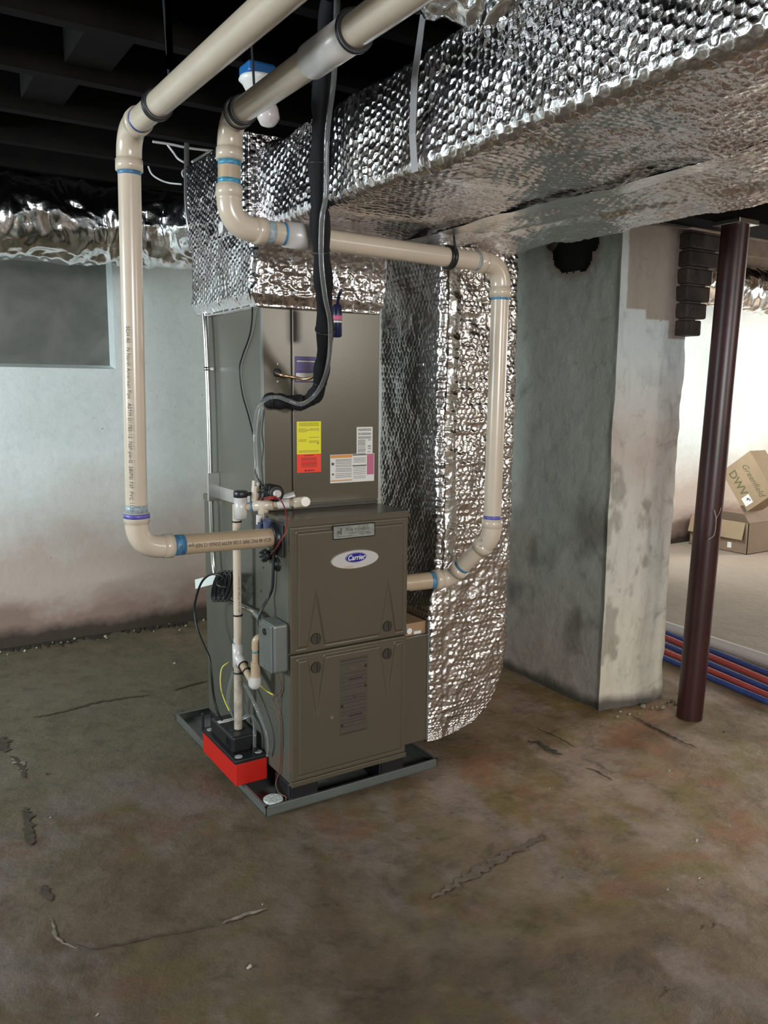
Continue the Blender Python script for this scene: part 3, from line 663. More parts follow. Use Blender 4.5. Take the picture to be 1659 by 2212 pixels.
# seam tape under the two ducts + hanger strap
pts = [(.455, y, 1.846+.004*math.sin(y*9)) for y in np.arange(.1, -3.1, -.05)]
V = []; 
for x, y, z in pts:
    for dx in (-.032, -.012, .012, .032): V.append((x+dx+.006*math.sin(y*21), y, z-.003+random.uniform(-.003, .001)))
F = [(i*4+j, i*4+j+1, (i+1)*4+j+1, (i+1)*4+j) for i in range(len(pts)-1) for j in range(3)]
link('seam_tape', np.array(V), F, foil_tape, tr)
# plenum over the coil
pn = thing('supply_plenum', (.2, .4, 1.62), 'foil-wrapped plenum box sitting on top of the coil cabinet', 'duct plenum')
zz_ = np.arange(1.622, 1.862, .0034); loop, sl = loop_rect(-.048, .452, .148, .700, .022, .0034)
Rg = np.stack([np.repeat(loop[None, :, 0], len(zz_), 0), np.repeat(loop[None, :, 1], len(zz_), 0), np.repeat(zz_[:, None], len(loop), 1)], -1)
S, T = np.meshgrid(sl, zz_)
side = (Rg[..., 0] < -.02)&(Rg[..., 1] > .165); low = np.clip((1.66-T)/.03, 0, 1)
h = bubble(T, S, .019)*np.where(side, .0030, .001)*(1-low)+(fbm(Rg, 9, 4, 31)-.5)*.022+(ridge(Rg, 30, 3, 16)-.2)*np.where(side, .002, .008)-low*.018
rib_solid('foil_wrap', Rg, h, foil, pn)
zz_ = np.arange(1.855, 2.150, .0034); loop, sl = loop_rect(-.046, .30, .200, .735, .022, .0034)
Rg = np.stack([np.repeat(loop[None, :, 0], len(zz_), 0), np.repeat(loop[None, :, 1], len(zz_), 0), np.repeat(zz_[:, None], len(loop), 1)], -1)
S, T = np.meshgrid(sl, zz_); h = bubble(T, S, .019)*.0030+(fbm(Rg, 9, 4, 32)-.5)*.022+(ridge(Rg, 30, 2, 16)-.2)*.003
rib_solid('upper_wrap', Rg, h, foil, pn)
b = MB(); c = np.array((-.062, .362, 1.885)); b.tube([c, c+(-.002, 0, 0), c+(-.003, 0, 0)], [.019, .019, .017], 24); b.tube([c+(-.002, 0, 0), c+(-.006, 0, 0)], .0025, 8); tag(b.build('insulation_washer', white_plastic, pn), 'round white fastener washer')
# vertical return drop at the right of the furnace
rd = thing('return_drop', (.78, .3, .09), 'foil-wrapped return drop curving into the filter cabinet beside the furnace', 'duct')
zlist = []; 
tt = np.arange(0, 1, .0019)
zpts = np.array([.085, .095, .115, .15, .21, .29, .40, .55, .75, .9, 1.855]); Rp = np.array([.66, .73, .80, .86, .912, .94, .953, .955, .955, .955, .958]); Lp = np.array([.578, .574, .574, .574, .574, .574, .574, .580, .608, .612, .612])
al = np.concatenate([[0], np.cumsum(np.hypot(np.diff(zpts), np.diff(Rp)))]); q = np.linspace(0, al[-1], int(al[-1]/.0034))
zq = np.interp(q, al, zpts); Rq = np.interp(q, al, Rp); Lq = np.interp(q, al, Lp)
k = np.ones(15)/15; Rq = np.convolve(np.pad(Rq, 7, 'edge'), k, 'valid'); Lq = np.convolve(np.pad(Lq, 7, 'edge'), k, 'valid')
base, sl = loop_rect(0, .345, 0, .41, .022, .0036); 
rows_ = []
for z, r_, l_ in zip(zq, Rq, Lq):
    fx = base[:, 0]/.345; x = l_+(r_-l_)*fx; rows_.append(np.stack([x, .052+base[:, 1], np.full(len(x), z)], 1))
Rg = np.array(rows_); S, T = np.meshgrid(sl, q)
frontm = Rg[..., 1] < .08
h = bubble(S*1.0, T, .0215)*np.where(frontm, .0030, .0028)+(fbm(Rg, 8, 4, 51)-.5)*.026+(ridge(Rg, 34, 3, 52)-.2)*np.where(frontm, .0056, .002)
tape = np.exp(-((Rg[..., 2]-1.60)/.03)**4)+np.exp(-((Rg[..., 2]-.66)/.05)**4)*frontm+np.exp(-((Rg[..., 0]-.66)/.018)**4)*frontm
h = h*(1-.0)-bubble(S, T, .0215)*.004*np.clip(tape, 0, 1)
rib_solid('foil_wrap', Rg, h, foil_mat('bubble_foil_drop', (.70, .66, .63), .27), rd)
zt = np.linspace(.72, 1.83, 330); V = []; ut = np.linspace(-1, 1, 15)
Zt, Ut = np.meshgrid(zt, ut, indexing='ij'); Pt = np.stack([.652+Ut*.024+.005*np.sin(Zt*9), np.full_like(Zt, .040), Zt], -1)
Pt[..., 1] -= (ridge(Pt, 30, 3, 77)-.2)*.008+.004*(1-Ut**2)
tag(link('tape_strip', Pt.reshape(-1, 3), skin_grid(Pt), foil_tape, rd), 'crinkled foil tape strip down the front corner')
# left flex duct along the back wall
def flexduct(name, label, path, rad, seed, mat=foil_flex, n=150, step=.008, amp=.045, group=None):
    P = [np.array(p, float) for p in path]; pp = np.array(spl(P, 12)); L_ = np.concatenate([[0], np.cumsum(np.linalg.norm(np.diff(pp, axis=0), axis=1))])
    q = np.arange(0, L_[-1], step); cpt = np.stack([np.interp(q, L_, pp[:, i]) for i in range(3)], 1)
    rr = np.interp(q, np.linspace(0, L_[-1], len(rad)), rad)
    Tn = np.gradient(cpt, axis=0); Tn /= np.linalg.norm(Tn, axis=1, keepdims=True); a = np.cross(Tn[0], (0, 0, 1)); a /= np.linalg.norm(a); rows = []
    for i in range(len(q)):
        a = a-Tn[i]*(a@Tn[i]); a /= np.linalg.norm(a); bb = np.cross(Tn[i], a); th = np.arange(n)*2*PI/n
        rows.append(cpt[i]+rr[i]*(np.cos(th)[:, None]*a+np.sin(th)[:, None]*bb))
    Rg = np.array(rows); sh = Rg*np.array((1, 1, .6))
    h = (fbm(Rg, 3.5, 3, seed)-.5)*amp+(ridge(Rg*np.array((1.3, 1, .8))+.3*fbm(Rg, 5, 2, seed+4)[..., None], 6.5, 3, seed+1)-.2)*amp*.62
    d = displaced(Rg, h, True); m = (d-Rg); 
    o = rib_solid(name, Rg, h, mat, None, flip=False); return tag(o, label, 'duct', group)
flexduct('flex_duct', 'fat crumpled silver flex duct along the back wall at the left', [(-2.6, 1.75, 2.09), (-1.4, 1.78, 2.10), (-.55, 1.80, 2.105), (-.05, 1.80, 2.115), (.25, 1.62, 2.10), (.34, 1.2, 2.09), (.30, .78, 2.05)], [.18, .19, .20, .188, .175, .16, .15], 7)
flexduct('branch_duct', 'crumpled foil branch duct leaving the top of the overhead supply duct', [(.12, -.92, 2.12), (.10, -.90, 2.17), (.02, -.84, 2.23), (-.14, -.80, 2.29), (-.45, -.80, 2.40), (-1.2, -.82, 2.44)], [.12, .12, .115, .10, .09, .09], 19, step=.006, amp=.05)
flexduct('flex_duct', 'silver flex duct under the joists of the far right bay', [(3.3, 1.62, 2.13), (4.2, 1.65, 2.14), (5.0, 1.68, 2.13), (6.5, 1.70, 2.14)], [.14, .15, .155, .15], 23, n=90, step=.015)
b = MB(); pts = [A(893, 78, x=-.012), A(905, 130, x=-.014), A(925, 190, x=-.030)]; 
def strap_strip(b, pts, w, axis, t=.0012):
    V = []; ax = np.array(axis)
    for p in pts: V += [p-ax*w/2, p+ax*w/2]
    n_ = len(pts); V2 = [v+np.array((-t, 0, 0)) for v in V]
    b.add(V+V2, [(i*2, i*2+1, i*2+3, i*2+2) for i in range(n_-1)]+[(2*n_+i*2+2, 2*n_+i*2+3, 2*n_+i*2+1, 2*n_+i*2) for i in range(n_-1)]+[(i*2, i*2+2, 2*n_+i*2+2, 2*n_+i*2) for i in range(n_-1)]+[(i*2+3, i*2+1, 2*n_+i*2+1, 2*n_+i*2+3) for i in range(n_-1)])
yS_ = -.705
strap_strip(b, [np.array((.03, yS_+.03, 2.30)), np.array((-.030, yS_, 2.04)), np.array((-.034, yS_, 1.92)), np.array((-.026, yS_, 1.842))], .024, (0, 1, 0))
tag(b.build('hanger_strap', M('strap_grey', (.33, .31, .31), .4, .3)), 'flat grey metal hanger strap down the side of the overhead foil duct', 'duct strap')
# ------------------------------------------------------------------ PVC VENT PIPES
PR = .0302
def elbow(par, c, da, db, mat=pvc, L=.105, hub=.032, name='elbow'):
    c = np.array(c, float); da = unit(da); db = unit(db); p0 = c+da*L; p1 = c+db*L
    pts = fil([p0, c, p1], L*.75 if False else .05, 14); ang = math.acos(np.clip(da@db, -1, 1))
    d = L-hub*.95; q0, q1 = c+da*d, c+db*d; mid = []
    for k in range(25): t = k/24; mid.append((1-t)**2*q0+2*t*(1-t)*(c)+t*t*q1)
    pts = [p0, p0-da*.001, q0+da*.001]+mid+[q1+db*.001, p1-db*.001, p1]
    rad = [PR*1.0, PR*1.19, PR*1.19]+[PR*1.10]*25+[PR*1.19, PR*1.19, PR*1.0]
    b = MB(); b.tube(pts, rad, 36); return b.build(name, mat, par)
def straight(par, a, c, mat=pvc, r=PR, name='pipe_length'): b = MB(); b.tube([a, c], r, 36); return b.build(name, mat, par)
def band(par, c, d, w=.012, mat=primer_blue, r=PR, t=.0006, name='primer_band', lab=None):
    b = MB(); ring(b, c, d, r, t, w, 36); o = b.build(name, mat, par); 
    if lab: o['label'] = lab
    return o
def pipe_text(par, body, c, d, face, size, mat=ink_soft, r=PR, w=1.0, flip=1):
    d = unit(d); face = np.array(face, float); face = unit(face-d*(face@d)); up = np.cross(face, d)*flip
    def f(u, v): a = v/r; return c+d*u*flip*w+(r+.0006)*(math.cos(a)*face+math.sin(a)*up*1.0)
    return text(body, size, f, mat, 'pipe_print', par)
V1 = thing('vent_pipe', (-.46, .04, .9), 'left cream plastic vent pipe, dropping past the wall and turning into the furnace side', 'pipe')
a0 = np.array((-.024, .088, .8975)); a1 = np.array((-.455, .055, .910)); a2 = np.array(A(277.5, 281, y=.035)); a3 = np.array(A(597, 0, z=2.03))
a3 = a2+(a3-a2)*2.2
u01 = unit(a1-a0); u12 = unit(a2-a1); u23 = unit(a3-a2)
straight(V1, a0, a1-u01*.05, pvc_tan); straight(V1, a1+u12*.05, a2-u12*.05); straight(V1, a2+u23*.05, a3)
elbow(V1, a1, -u01, u12, L=.105); elbow(V1, a2, -u12, u23, L=.105)
band(V1, a1-u01*.122, u01, .034, primer_blue); band(V1, a1+u12*.116, u12, .022, primer_grey); band(V1, a1+u12*.096, u12, .014, primer_violet, r=PR*1.19)
band(V1, a2-u12*.110, u12, .010, primer_blue); band(V1, a2+u23*.110, u23, .012, M('primer_deep', (.02, .06, .20), .4))
fdir = CAM-(a1+a2)/2
pipe_text(V1, 'SCH 40   N North American Pipe   ASTM D1785-12  NSF-pw-G  280PSI 73F  PVC 1120', (a1+a2)/2+np.array((0, 0, -.20)), -u12, fdir+np.array((-.9, .55, 0))*1.3, .0165, ink_soft, w=.86)
pipe_text(V1, 'SCH 40 PVC PIPE 1120 ASTM D2665-12 NSF-pw LI M 23-4-1', (a0+a1)/2+np.array((.03, 0, 0)), -u01, (CAM-a0)+np.array((0, 0, -.5)), .017, ink_soft, w=.80, flip=-1)
V2 = thing('vent_pipe', (.71, .0, .69), 'cream plastic vent pipe crossing before the plenum and dropping right of the furnace', 'pipe')
c0 = np.array((W+.02, .060, .689)); c1 = np.array(A(971, 1249, y=.03)); c2 = np.array(A(1062, 1161, y=-.12)); c3 = np.array(A(1083, 572, y=-.12)); c4 = np.array(A(494, 489, y=-.12)); c5 = np.array(A(497, 257, y=-.12)); c6 = np.array(A(750, 78, z=2.025)); c6 = c5+(c6-c5)*2.6
c0 = np.array((W+.015, c1[1]+.018, c1[2]))
cs = [c0, c1, c2, c3, c4, c5, c6]; us = [unit(cs[i+1]-cs[i]) for i in range(6)]
for i in range(6):
    s0 = cs[i]+us[i]*(.045 if i else 0); s1 = cs[i+1]-us[i]*(.045 if i < 5 else 0)
    straight(V2, s0, s1, pvc_tan if i in (0, 4) else pvc)
for i in range(1, 6): elbow(V2, cs[i], -us[i-1], us[i], L=.066 if i < 3 else .105)
band(V2, c1-us[0]*.076, us[0], .016, primer_blue); band(V2, c1+us[1]*.073, us[1], .010, primer_blue); band(V2, c2+us[2]*.071, us[2], .013, primer_violet)
band(V2, c3-us[2]*.110, us[2], .008, primer_blue); band(V2, c3+us[3]*.110, us[3], .010, primer_grey)
band(V2, c4-us[3]*.118, us[3], .022, primer_grey); band(V2, c4-us[3]*.160, us[3], .007, M('primer_sky', (.03, .20, .42), .4)); band(V2, c4+us[4]*.114, us[4], .012, M('primer_teal', (.05, .25, .38), .4, var=.5, vs=80)); band(V2, c5-us[4]*.113, us[4], .014, M('primer_teal2', (.05, .22, .34), .4, var=.5, vs=80))
b = MB(); q0 = c4-us[3]*.165; q1 = c4-us[3]*.265; b.tube([q0, q0-us[3]*.001, q1+us[3]*.001, q1], [PR, PR*1.17, PR*1.17, PR], 36); b.build('coupling', pvc_white, V2)
q0 = np.array(A(690, 108, z=c5[2]-.01)); q0 = c5+us[5]*np.dot(q0-c5, us[5]); q1 = q0+us[5]*.20
b = MB(); b.tube([q0, q0+us[5]*.001, q1, q1+us[5]*.001], [PR, PR*1.17, PR*1.17, PR], 36); b.build('coupling', pvc_white, V2)
b = MB(); dd = -us[2]
mk = c2+us[1]*-.05; fc_ = unit(CAM-mk)
b.tube([mk+fc_*.034+np.array((-.004, 0, .024)), mk+fc_*.034+np.array((.003, 0, -.004))], .0012, 6); b.tube([mk+fc_*.034+np.array((-.010, 0, .004)), mk+fc_*.034+np.array((.003, 0, -.004))], .0012, 6); b.build('arrow_mark', primer_violet, V2)
# hangers and ties
def hanger(lab, c, d, top, n=2, w=.008, rad=PR*1.1, gap=.011, up=True):
    b = MB()
    for k in range(n): ring(b, c+unit(d)*(k-(n-1)/2)*gap, d, rad, .004, w, 36)
    if up:
        side = unit(np.cross(d, (0, 0, 1)))
        for s_ in (-1,): b.tube([c+side*s_*rad+(0, 0, .01), c+side*s_*rad*.6+(0, 0, top-c[2])], .0035, 8)
    return tag(b.build('pipe_hanger', black_plastic), lab, 'pipe hanger')
h1 = a2+u23*.25
hanger('black double hook hanger around the left vent pipe below the joists', h1, u23, 2.34, 2)
hanger('black double hook hanger around the second vent pipe just past its upper elbow', c5+us[5]*.105, us[5], 2.34, 2)
hanger('thin black hanger ring on the second vent pipe, around its elbow collar', c5+us[5]*.072, us[5], 2.3, 1, .005, PR*1.2, up=False)
hanger('thin black hanger ring on the second vent pipe, nearest the top of the view', q1, us[5], 2.3, 1, .006, PR*1.17, up=False)
hc = c3+us[3]*.215
hanger('black double clamp on the pipe stretch under the overhead ducts', hc, us[3], 1.86, 2, .010, up=True)
# ------------------------------------------------------------------ LINE SET
ls = thing('insulated_line_set', (.06, -.1, 1.3), 'black foam insulated refrigerant line with cable ties in front of the coil cabinet', 'refrigerant line')
LP_ = [A(716, -40, y=-.42), A(700, 130, y=-.30), A(690, 300, y=-.25), A(688, 400, y=-.23), A(693, 520, y=-.20), A(699, 620, y=-.13), A(702, 720, y=-.05), A(696, 790, y=.03), A(686, 845, y=.09), A(660, 868, y=.13), A(625, 868, y=.15), A(592, 866, y=.17), np.array((.03, .193, 1.328))]
LP_[0][2] = min(LP_[0][2], 2.29)
sp = spl(LP_, 10); nn = len(sp); rad = [.0235+.0030*math.sin(i*.55)-(.003 if i % 17 == 0 else 0) for i in range(nn)]
rad = [r*(1.1 if 25 < i < 60 else 1) for i, r in enumerate(rad)]
b = MB(); b.tube(sp, rad, 24); b.build('foam_sleeve', foam, ls)
for i in range(8, nn-6, 17): b = MB(); d = sp[i+1]-sp[i-1]; ring(b, sp[i], d, rad[i]+.0005, .0012, .005, 24); b.build('cable_tie', rubber, ls)
tb = [A(728, -40, y=-.46), A(722, 160, y=-.36), A(707, 290, y=-.31), A(704, 420, y=-.29), A(696, 470, y=-.275), A(694, 560, y=-.24), A(702, 640, y=-.18), A(713, 700, y=-.11), A(710, 780, y=-.05), A(690, 840, y=.04), A(655, 872, y=.085), A(622, 865, y=.105), A(600, 858, y=.125), A(575, 862, y=.15), A(557, 885, y=.17), A(551, 930, x=-.012), A(553, 1000, x=-.02), A(556, 1050, x=-.02)]
tb[0][2] = min(tb[0][2], 2.29)
b = MB(); b.tube(spl(tb, 8), .0068, 14); tag(b.build('vinyl_tube', clear), 'clear vinyl tube strapped along the black refrigerant line', 'tube')
b = MB(); cu_ = [A(598, 806, y=CY-.008), A(612, 811, y=.16), A(635, 815, y=.15), A(655, 819, y=.13), A(672, 816, y=.10), A(684, 806, y=.07)]; b.tube(spl(cu_, 6), .0052, 12); tag(b.build('liquid_line', copper), 'thin copper tube leaving the coil cabinet toward the black insulated line', 'copper tube')
fd = thing('filter_drier', (.17, -.0, 1.55), 'small dark blue filter drier canister behind the black insulated line', 'filter drier')
b = MB(); p_ = A(728, 662, y=.04); q_ = A(728, 726, y=.04); b.tube([p_+(0, 0, .006), p_, q_, q_-(0, 0, .004)], [.012, .0155, .0155, .010], 24); b.build('canister', navy, fd)
m_ = (p_+q_)/2+(0, 0, .01); b = MB(); ring(b, m_, (0, 0, 1), .0156, .0004, .016, 24); b.build('canister_label', paper_pink, fd)
b = MB(); ring(b, m_-(0, 0, .012), (0, 0, 1), .0156, .0004, .005, 24); b.build('canister_stripe', paper_white, fd)
b = MB(); b.tube(spl([p_, p_+(-.01, -.03, .03), p_+(-.03, -.08, .04)]), .005, 10); b.build('pipe_stub', navy, fd)
# ------------------------------------------------------------------ WIRES ON COIL
def wire(name, lab, pts, r, mat, cat='wire', n=8, group=None):
    b = MB(); b.tube(spl(pts, n), r, 8); return tag(b.build(name, mat), lab, cat, group)
wire('control_wire', 'thin black wire hanging down the left side of the coil cabinet', [A(538, 628, x=-.055), A(545, 665, x=-.02), A(540, 720, x=-.012), A(523, 770, x=-.010), A(517, 800, x=-.010), A(523, 850, x=-.01), A(537, 900, x=-.01), A(548, 950, x=-.012), A(549, 1000, x=-.02), A(556, 1032, x=-.02), A(568, 1050, x=-.01), A(580, 1062, y=.17)], .0028, rubber)
wire('control_wire', 'thin brown-black wire rising from the condensate fittings to the foam line end', [A(571, 884, y=.175), A(566, 930, y=.180), A(569, 965, y=.18), A(565, 1000, y=.18), A(568, 1040, y=.175), A(572, 1065, y=.165), A(566, 1080, y=.15)], .0024, rubber)
# ------------------------------------------------------------------ CONDUIT + JUNCTION BOX
cx_ = -.030
cpts = [(cx_-.01, .735, 2.235), (cx_-.02, .72, 2.0), (cx_, .69, 1.83), (cx_, .628, 1.64), (cx_, .61, 1.50), (cx_, .600, 1.26), (cx_, .598, .99), (cx_, .592, .78), (cx_, .575, .69), (cx_, .52, .635), (cx_, .40, .618), (cx_, .27, .622), (cx_, .19, .622), (cx_, .118, .600)]
cd_ = thing('metal_conduit', (cx_, .6, .6), 'thin bright metal conduit running down the rear left edge to the junction box', 'conduit')
b = MB(); b.tube(spl(cpts, 8), .0092, 16); b.build('conduit_tube', chrome, cd_)
b = MB(); ring(b, (cx_, .605, 1.435), (0, 0, 1), .0092, .003, .014); b.box(cx_-.004, cx_+.02, .595, .598, 1.43, 1.44); b.build('strap_clip', chrome, cd_)
b = MB(); ring(b, (cx_, .596, 1.0), (0, 0, 1), .0092, .004, .02); b.box(cx_-.014, 0, .582, .596, .955, 1.06, .001); b.build('strap_clip', chrome, cd_)
b = MB(); b.tube([(cx_, .20, .6225), (cx_, .17, .618), (cx_, .128, .604)], [.0125, .0125, .013], 20); b.build('connector', galv, cd_)
jb = thing('junction_box', (-.03, .06, .5), 'small rounded galvanised junction box on the left side of the furnace', 'junction box')
b = MB(); b.box(-.056, -.0005, .008, .112, .470, .632, .010, seg=4); b.build('box_shell', galv, jb)
b = MB(); b.box(-.060, -.055, .012, .108, .474, .628, .002); b.build('cover_plate', galv, jb)
b = MB(); b.tube([(-.060, .060, .60), (-.064, .060, .60)], .011, 16); b.build('knockout', rubber, jb)
for y, z in ((.03, .62), (.09, .61), (.06, .49), (.095, .625)): b = MB(); b.tube([(-.060, y, z), (-.0625, y, z)], .0032, 8); b.build('cover_screw', chrome, jb)
wire('control_wire', 'thick black cable looping from the furnace side down behind the junction box', [A(597, 1175, x=-.02), A(592, 1200, x=-.012), A(590, 1240, x=-.012), A(588, 1270, x=-.012), A(580, 1290, x=-.02), A(566, 1315, x=-.045), A(560, 1335, x=-.055), A(563, 1358, x=-.05), A(571, 1375, x=-.03)], .0052, rubber)
wire('control_wire', 'brown thermostat wire dangling from the junction box down to the pan', [A(606, 1418, x=-.012), A(604, 1432, x=-.020), A(598, 1448, x=-.022), A(604, 1470, x=-.014), A(607, 1490, x=-.010), A(596, 1502, x=-.018), A(590, 1514, x=-.018), A(600, 1540, x=-.012), A(606, 1580, x=-.010), A(604, 1660, x=-.008), A(596, 1690, x=-.012), A(602, 1712, x=-.02), A(618, 1722, y=.02), A(612, 1735, y=.03)], .0022, M('wire_brown', (.12, .05, .035), .5))
wire('control_wire', 'brown thermostat wire running straight beside its dangling twin under the junction box', [A(610, 1415, x=-.006), A(609, 1450, x=-.008), A(608, 1492, x=-.006), A(603, 1520, x=-.008), A(606, 1560, x=-.006), A(608, 1620, x=-.005), A(605, 1665, x=-.006)], .0018, M('wire_brown_b', (.14, .07, .05), .5))
wire('ground_wire', 'yellow wire stub beside the drain elbow', [A(560, 1478, x=-.03), A(572, 1490, x=-.025), A(590, 1501, x=-.016)], .0024, yellow_wire)
wire('ground_wire', 'pale yellow thin wire bowing from the drain pipe down to the pump', [A(495, 1430, x=-.05), A(480, 1442, x=-.07), A(476, 1465, x=-.08), A(478, 1490, x=-.08), A(486, 1515, x=-.08), A(495, 1535, x=-.08)], .0022, yellow_wire)
# ------------------------------------------------------------------ CONDENSATE DRAIN
dp = thing('condensate_drain', (-.06, .28, .2), 'white and cream plastic condensate drain piping on the left side of the furnace', 'drain pipe')
dr_ = .0138; dx = -.060
top = np.array((dx, .277, .985)); tee = np.array((dx, .290, .452)); low_ = np.array((dx, .310, .215))
b = MB(); b.tube([top, tee], dr_, 20); b.build('riser', pvc, dp)
b = MB(); b.tube([tee+(0, 0, .045), tee+(0, 0, .044), tee-(0, .001, .036), tee-(0, .001, .037)], [dr_, .0185, .0185, dr_], 24); e1 = np.array(A(552, 1482, x=dx)); d1 = unit(e1-tee); b.tube([tee, tee+d1*.046, tee+d1*.047], [.018, .018, dr_], 24); b.build('tee_fitting', pvc_white, dp)
b = MB(); b.tube([tee+d1*.03, e1], dr_, 20); b.build('branch_length', pvc_tan, dp)
e2 = np.array(A(552, 1392, x=dx)); 
b = MB(); b.tube(fil([e1-d1*.034, e1, e1+unit(e2-e1)*.034], .02, 10), [.0125]+[.0185]*11+[.0185], 24); bm_=b.build('elbow', pvc_white, dp)
b = MB(); b.tube([e1+unit(e2-e1)*.03, e1+unit(e2-e1)*.085], dr_*1.15, 20); b.tube([e1+unit(e2-e1)*.085, e2], dr_*.85, 20); b.build('branch_riser', pvc_tan, dp)
b = MB(); e3 = e2+np.array((.0, -.005, .012)); b.tube(fil([e2-(0, 0, .015), e2+(0, -.003, .022), np.array((-.002, e2[1]-.02, e2[2]+.022))], .018, 10), dr_*.98, 20); b.build('elbow', pvc_tan, dp)
for c_, m2, w2 in ((tee+(0, 0, .055), primer_grey, .02),): band(dp, c_, (0, 0, 1), w2, m2, dr_)
band(dp, e2-(0, 0, .024), (0, 0, 1), .008, M('primer_green', (.08, .20, .18), .4), dr_*.85)
b = MB(); b.tube([tee-(0, 0, .03), low_-(0, .01, .05)], [.015, .014], 20); b.build('lower_hose', M('hose_dirty', (.38, .33, .26), .35, var=.35, vs=25), dp)
for c_ in (tee-(0, 0, .058), (dx, .284, .60), (dx, .278, .925)): b = MB(); ring(b, c_, (0, 0, 1), dr_+.001, .0022, .005, 20); b.box(c_[0]-.004, c_[0]+.003, c_[1]+dr_, c_[1]+dr_+.014, c_[2]-.003, c_[2]+.003); b.build('cable_tie', rubber, dp)
for c_ in (tee+d1*.050, tee+d1*.085): b = MB(); ring(b, c_, d1, .0185 if False else .016, .0018, .003, 20); b.build('cable_tie', rubber, dp)
pipe_text(dp, 'North American Pipe  ASTM D1785  NSF-pw  PVC 1120', (top+tee)/2, (0, 0, -1), (.0, -1, .0), .009, ink_soft, r=dr_, w=1.0)
# condensate switch manifold in front of the coil
ma = thing('condensate_manifold', (-.03, .1, .97), 'white plastic condensate manifold with black-capped float switch on the furnace top edge', 'drain fitting')
s0 = np.array((-.095, .222, 1.020)); 
P0 = np.array(A(520, 1096, x=-.060)); P1 = np.array(A(657, 1084, y=.120)); dM = unit(P1-P0)
b = MB(); b.tube([P0+(0, 0, .034), P0+(0, 0, .033), P0-(0, 0, .036), P0-(0, 0, .037)], [.018, .0215, .0215, .018], 28); b.build('float_housing', pvc_white, ma)
b = MB(); b.tube([P0+(0, 0, .0335), P0+(0, 0, .036), P0+(0, 0, .052), P0+(0, 0, .055)], [.021, .0235, .0235, .021], 28); b.box(P0[0]+.015, P0[0]+.05, P0[1]-.008, P0[1]+.004, P0[2]+.037, P0[2]+.049, .003); tag(b.build('switch_cap', black_plastic, ma), 'black float switch cap')
b = MB(); b.tube([P0, P1], dr_*1.02, 22); b.build('manifold_length', pvc_tan, ma)
t1 = P0+dM*.075; b = MB(); b.tube([t1-dM*.034, t1-dM*.033, t1+dM*.033, t1+dM*.034], [dr_, .0178, .0178, dr_], 24); b.tube([t1, t1-(0, 0, .045), t1-(0, 0, .046)], [.0175, .0175, dr_], 24); b.build('tee_fitting', pvc, ma)
band(ma, P0+dM*.038, dM, .006, primer_blue, .0178)
t2 = P0+dM*.145; b = MB(); b.tube([t2-dM*.02, t2+dM*.02], .017, 24); b.build('coupling', pvc_white, ma)
b = MB(); b.tube([P1-dM*.035, P1-dM*.034, P1+dM*.004, P1+dM*.006], [dr_, .0180, .0180, .016], 24); e_ = unit(CAM-P1+np.array((.6, 0, 0))); b.tube([P1, P1+e_*.022, P1+e_*.023], [.0175, .0175, .015], 10); b.build('end_cap', pvc, ma)
st_ = P0+dM*.050+np.array((0, .012, 0)); b = MB(); b.tube([st_, np.array(A(553, 1038, y=st_[1]))], [dr_, dr_*.93], 20); b.build('vent_stub', pvc, ma)
b = MB(); b.tube([A(560, 1112, x=-.03), A(560, 1132, x=-.03)], .0105, 18); b.build('nipple', pvc_white, ma)
b = MB(); b.tube([A(563, 1128, x=-.03), A(563, 1152, x=-.02)], .010, 18); b.tube([A(577, 1124, x=-.03), A(577, 1150, x=-.02)], .0125, 18); b.build('hose_clear', M('hose_blue', (.12, .15, .25), .2, trans=.3), ma)
b = MB(); tc = np.array(A(597, 1066, y=.150)); b.tube([tc+(0, .045, 0), tc+(0, .044, 0), tc, tc-(0, .001, 0)], [.025, .0275, .0275, .02], 28); b.build('drain_grommet', rubber, ma)
b = MB(); b.tube([tc, tc+(0, -.012, 0), tc+(0, -.013, 0)], [.0128, .0128, .011], 12); b.build('white_cap', pvc_white, ma)
b = MB(); b.tube([P0+dM*.11+(.0, .03, .0), np.array(A(636, 1070, y=.185))], dr_*1.1, 20); b.build('rear_length', pvc_white, ma)
wire('switch_wire', 'dark red wire looping from the float switch down the furnace corner', [A(553, 1083, y=P0[1]+.01), A(580, 1074, y=.10), A(600, 1076, y=.08), A(612, 1090, y=.05), A(620, 1120, x=-.02), A(617, 1150, x=-.045), A(605, 1170, x=-.055), A(596, 1185, x=-.05), A(585, 1197, x=-.02)], .0022, red_wire)
wire('switch_wire', 'dark red wire bundle lying across the white manifold', [A(552, 1084, y=P0[1]-.005), A(565, 1078, y=P0[1]-.02), A(582, 1077, y=.11), A(597, 1074, y=.10)], .0055, red_wire)
wire('switch_wire', 'black wire curving from the float switch cap up behind the white stub', [P0+(.045, -.002, .043), A(556, 1065, y=P0[1]-.02), A(570, 1053, y=.14), A(583, 1046, y=.15), A(580, 1062, y=.155), A(568, 1078, y=.15)], .0030, rubber)
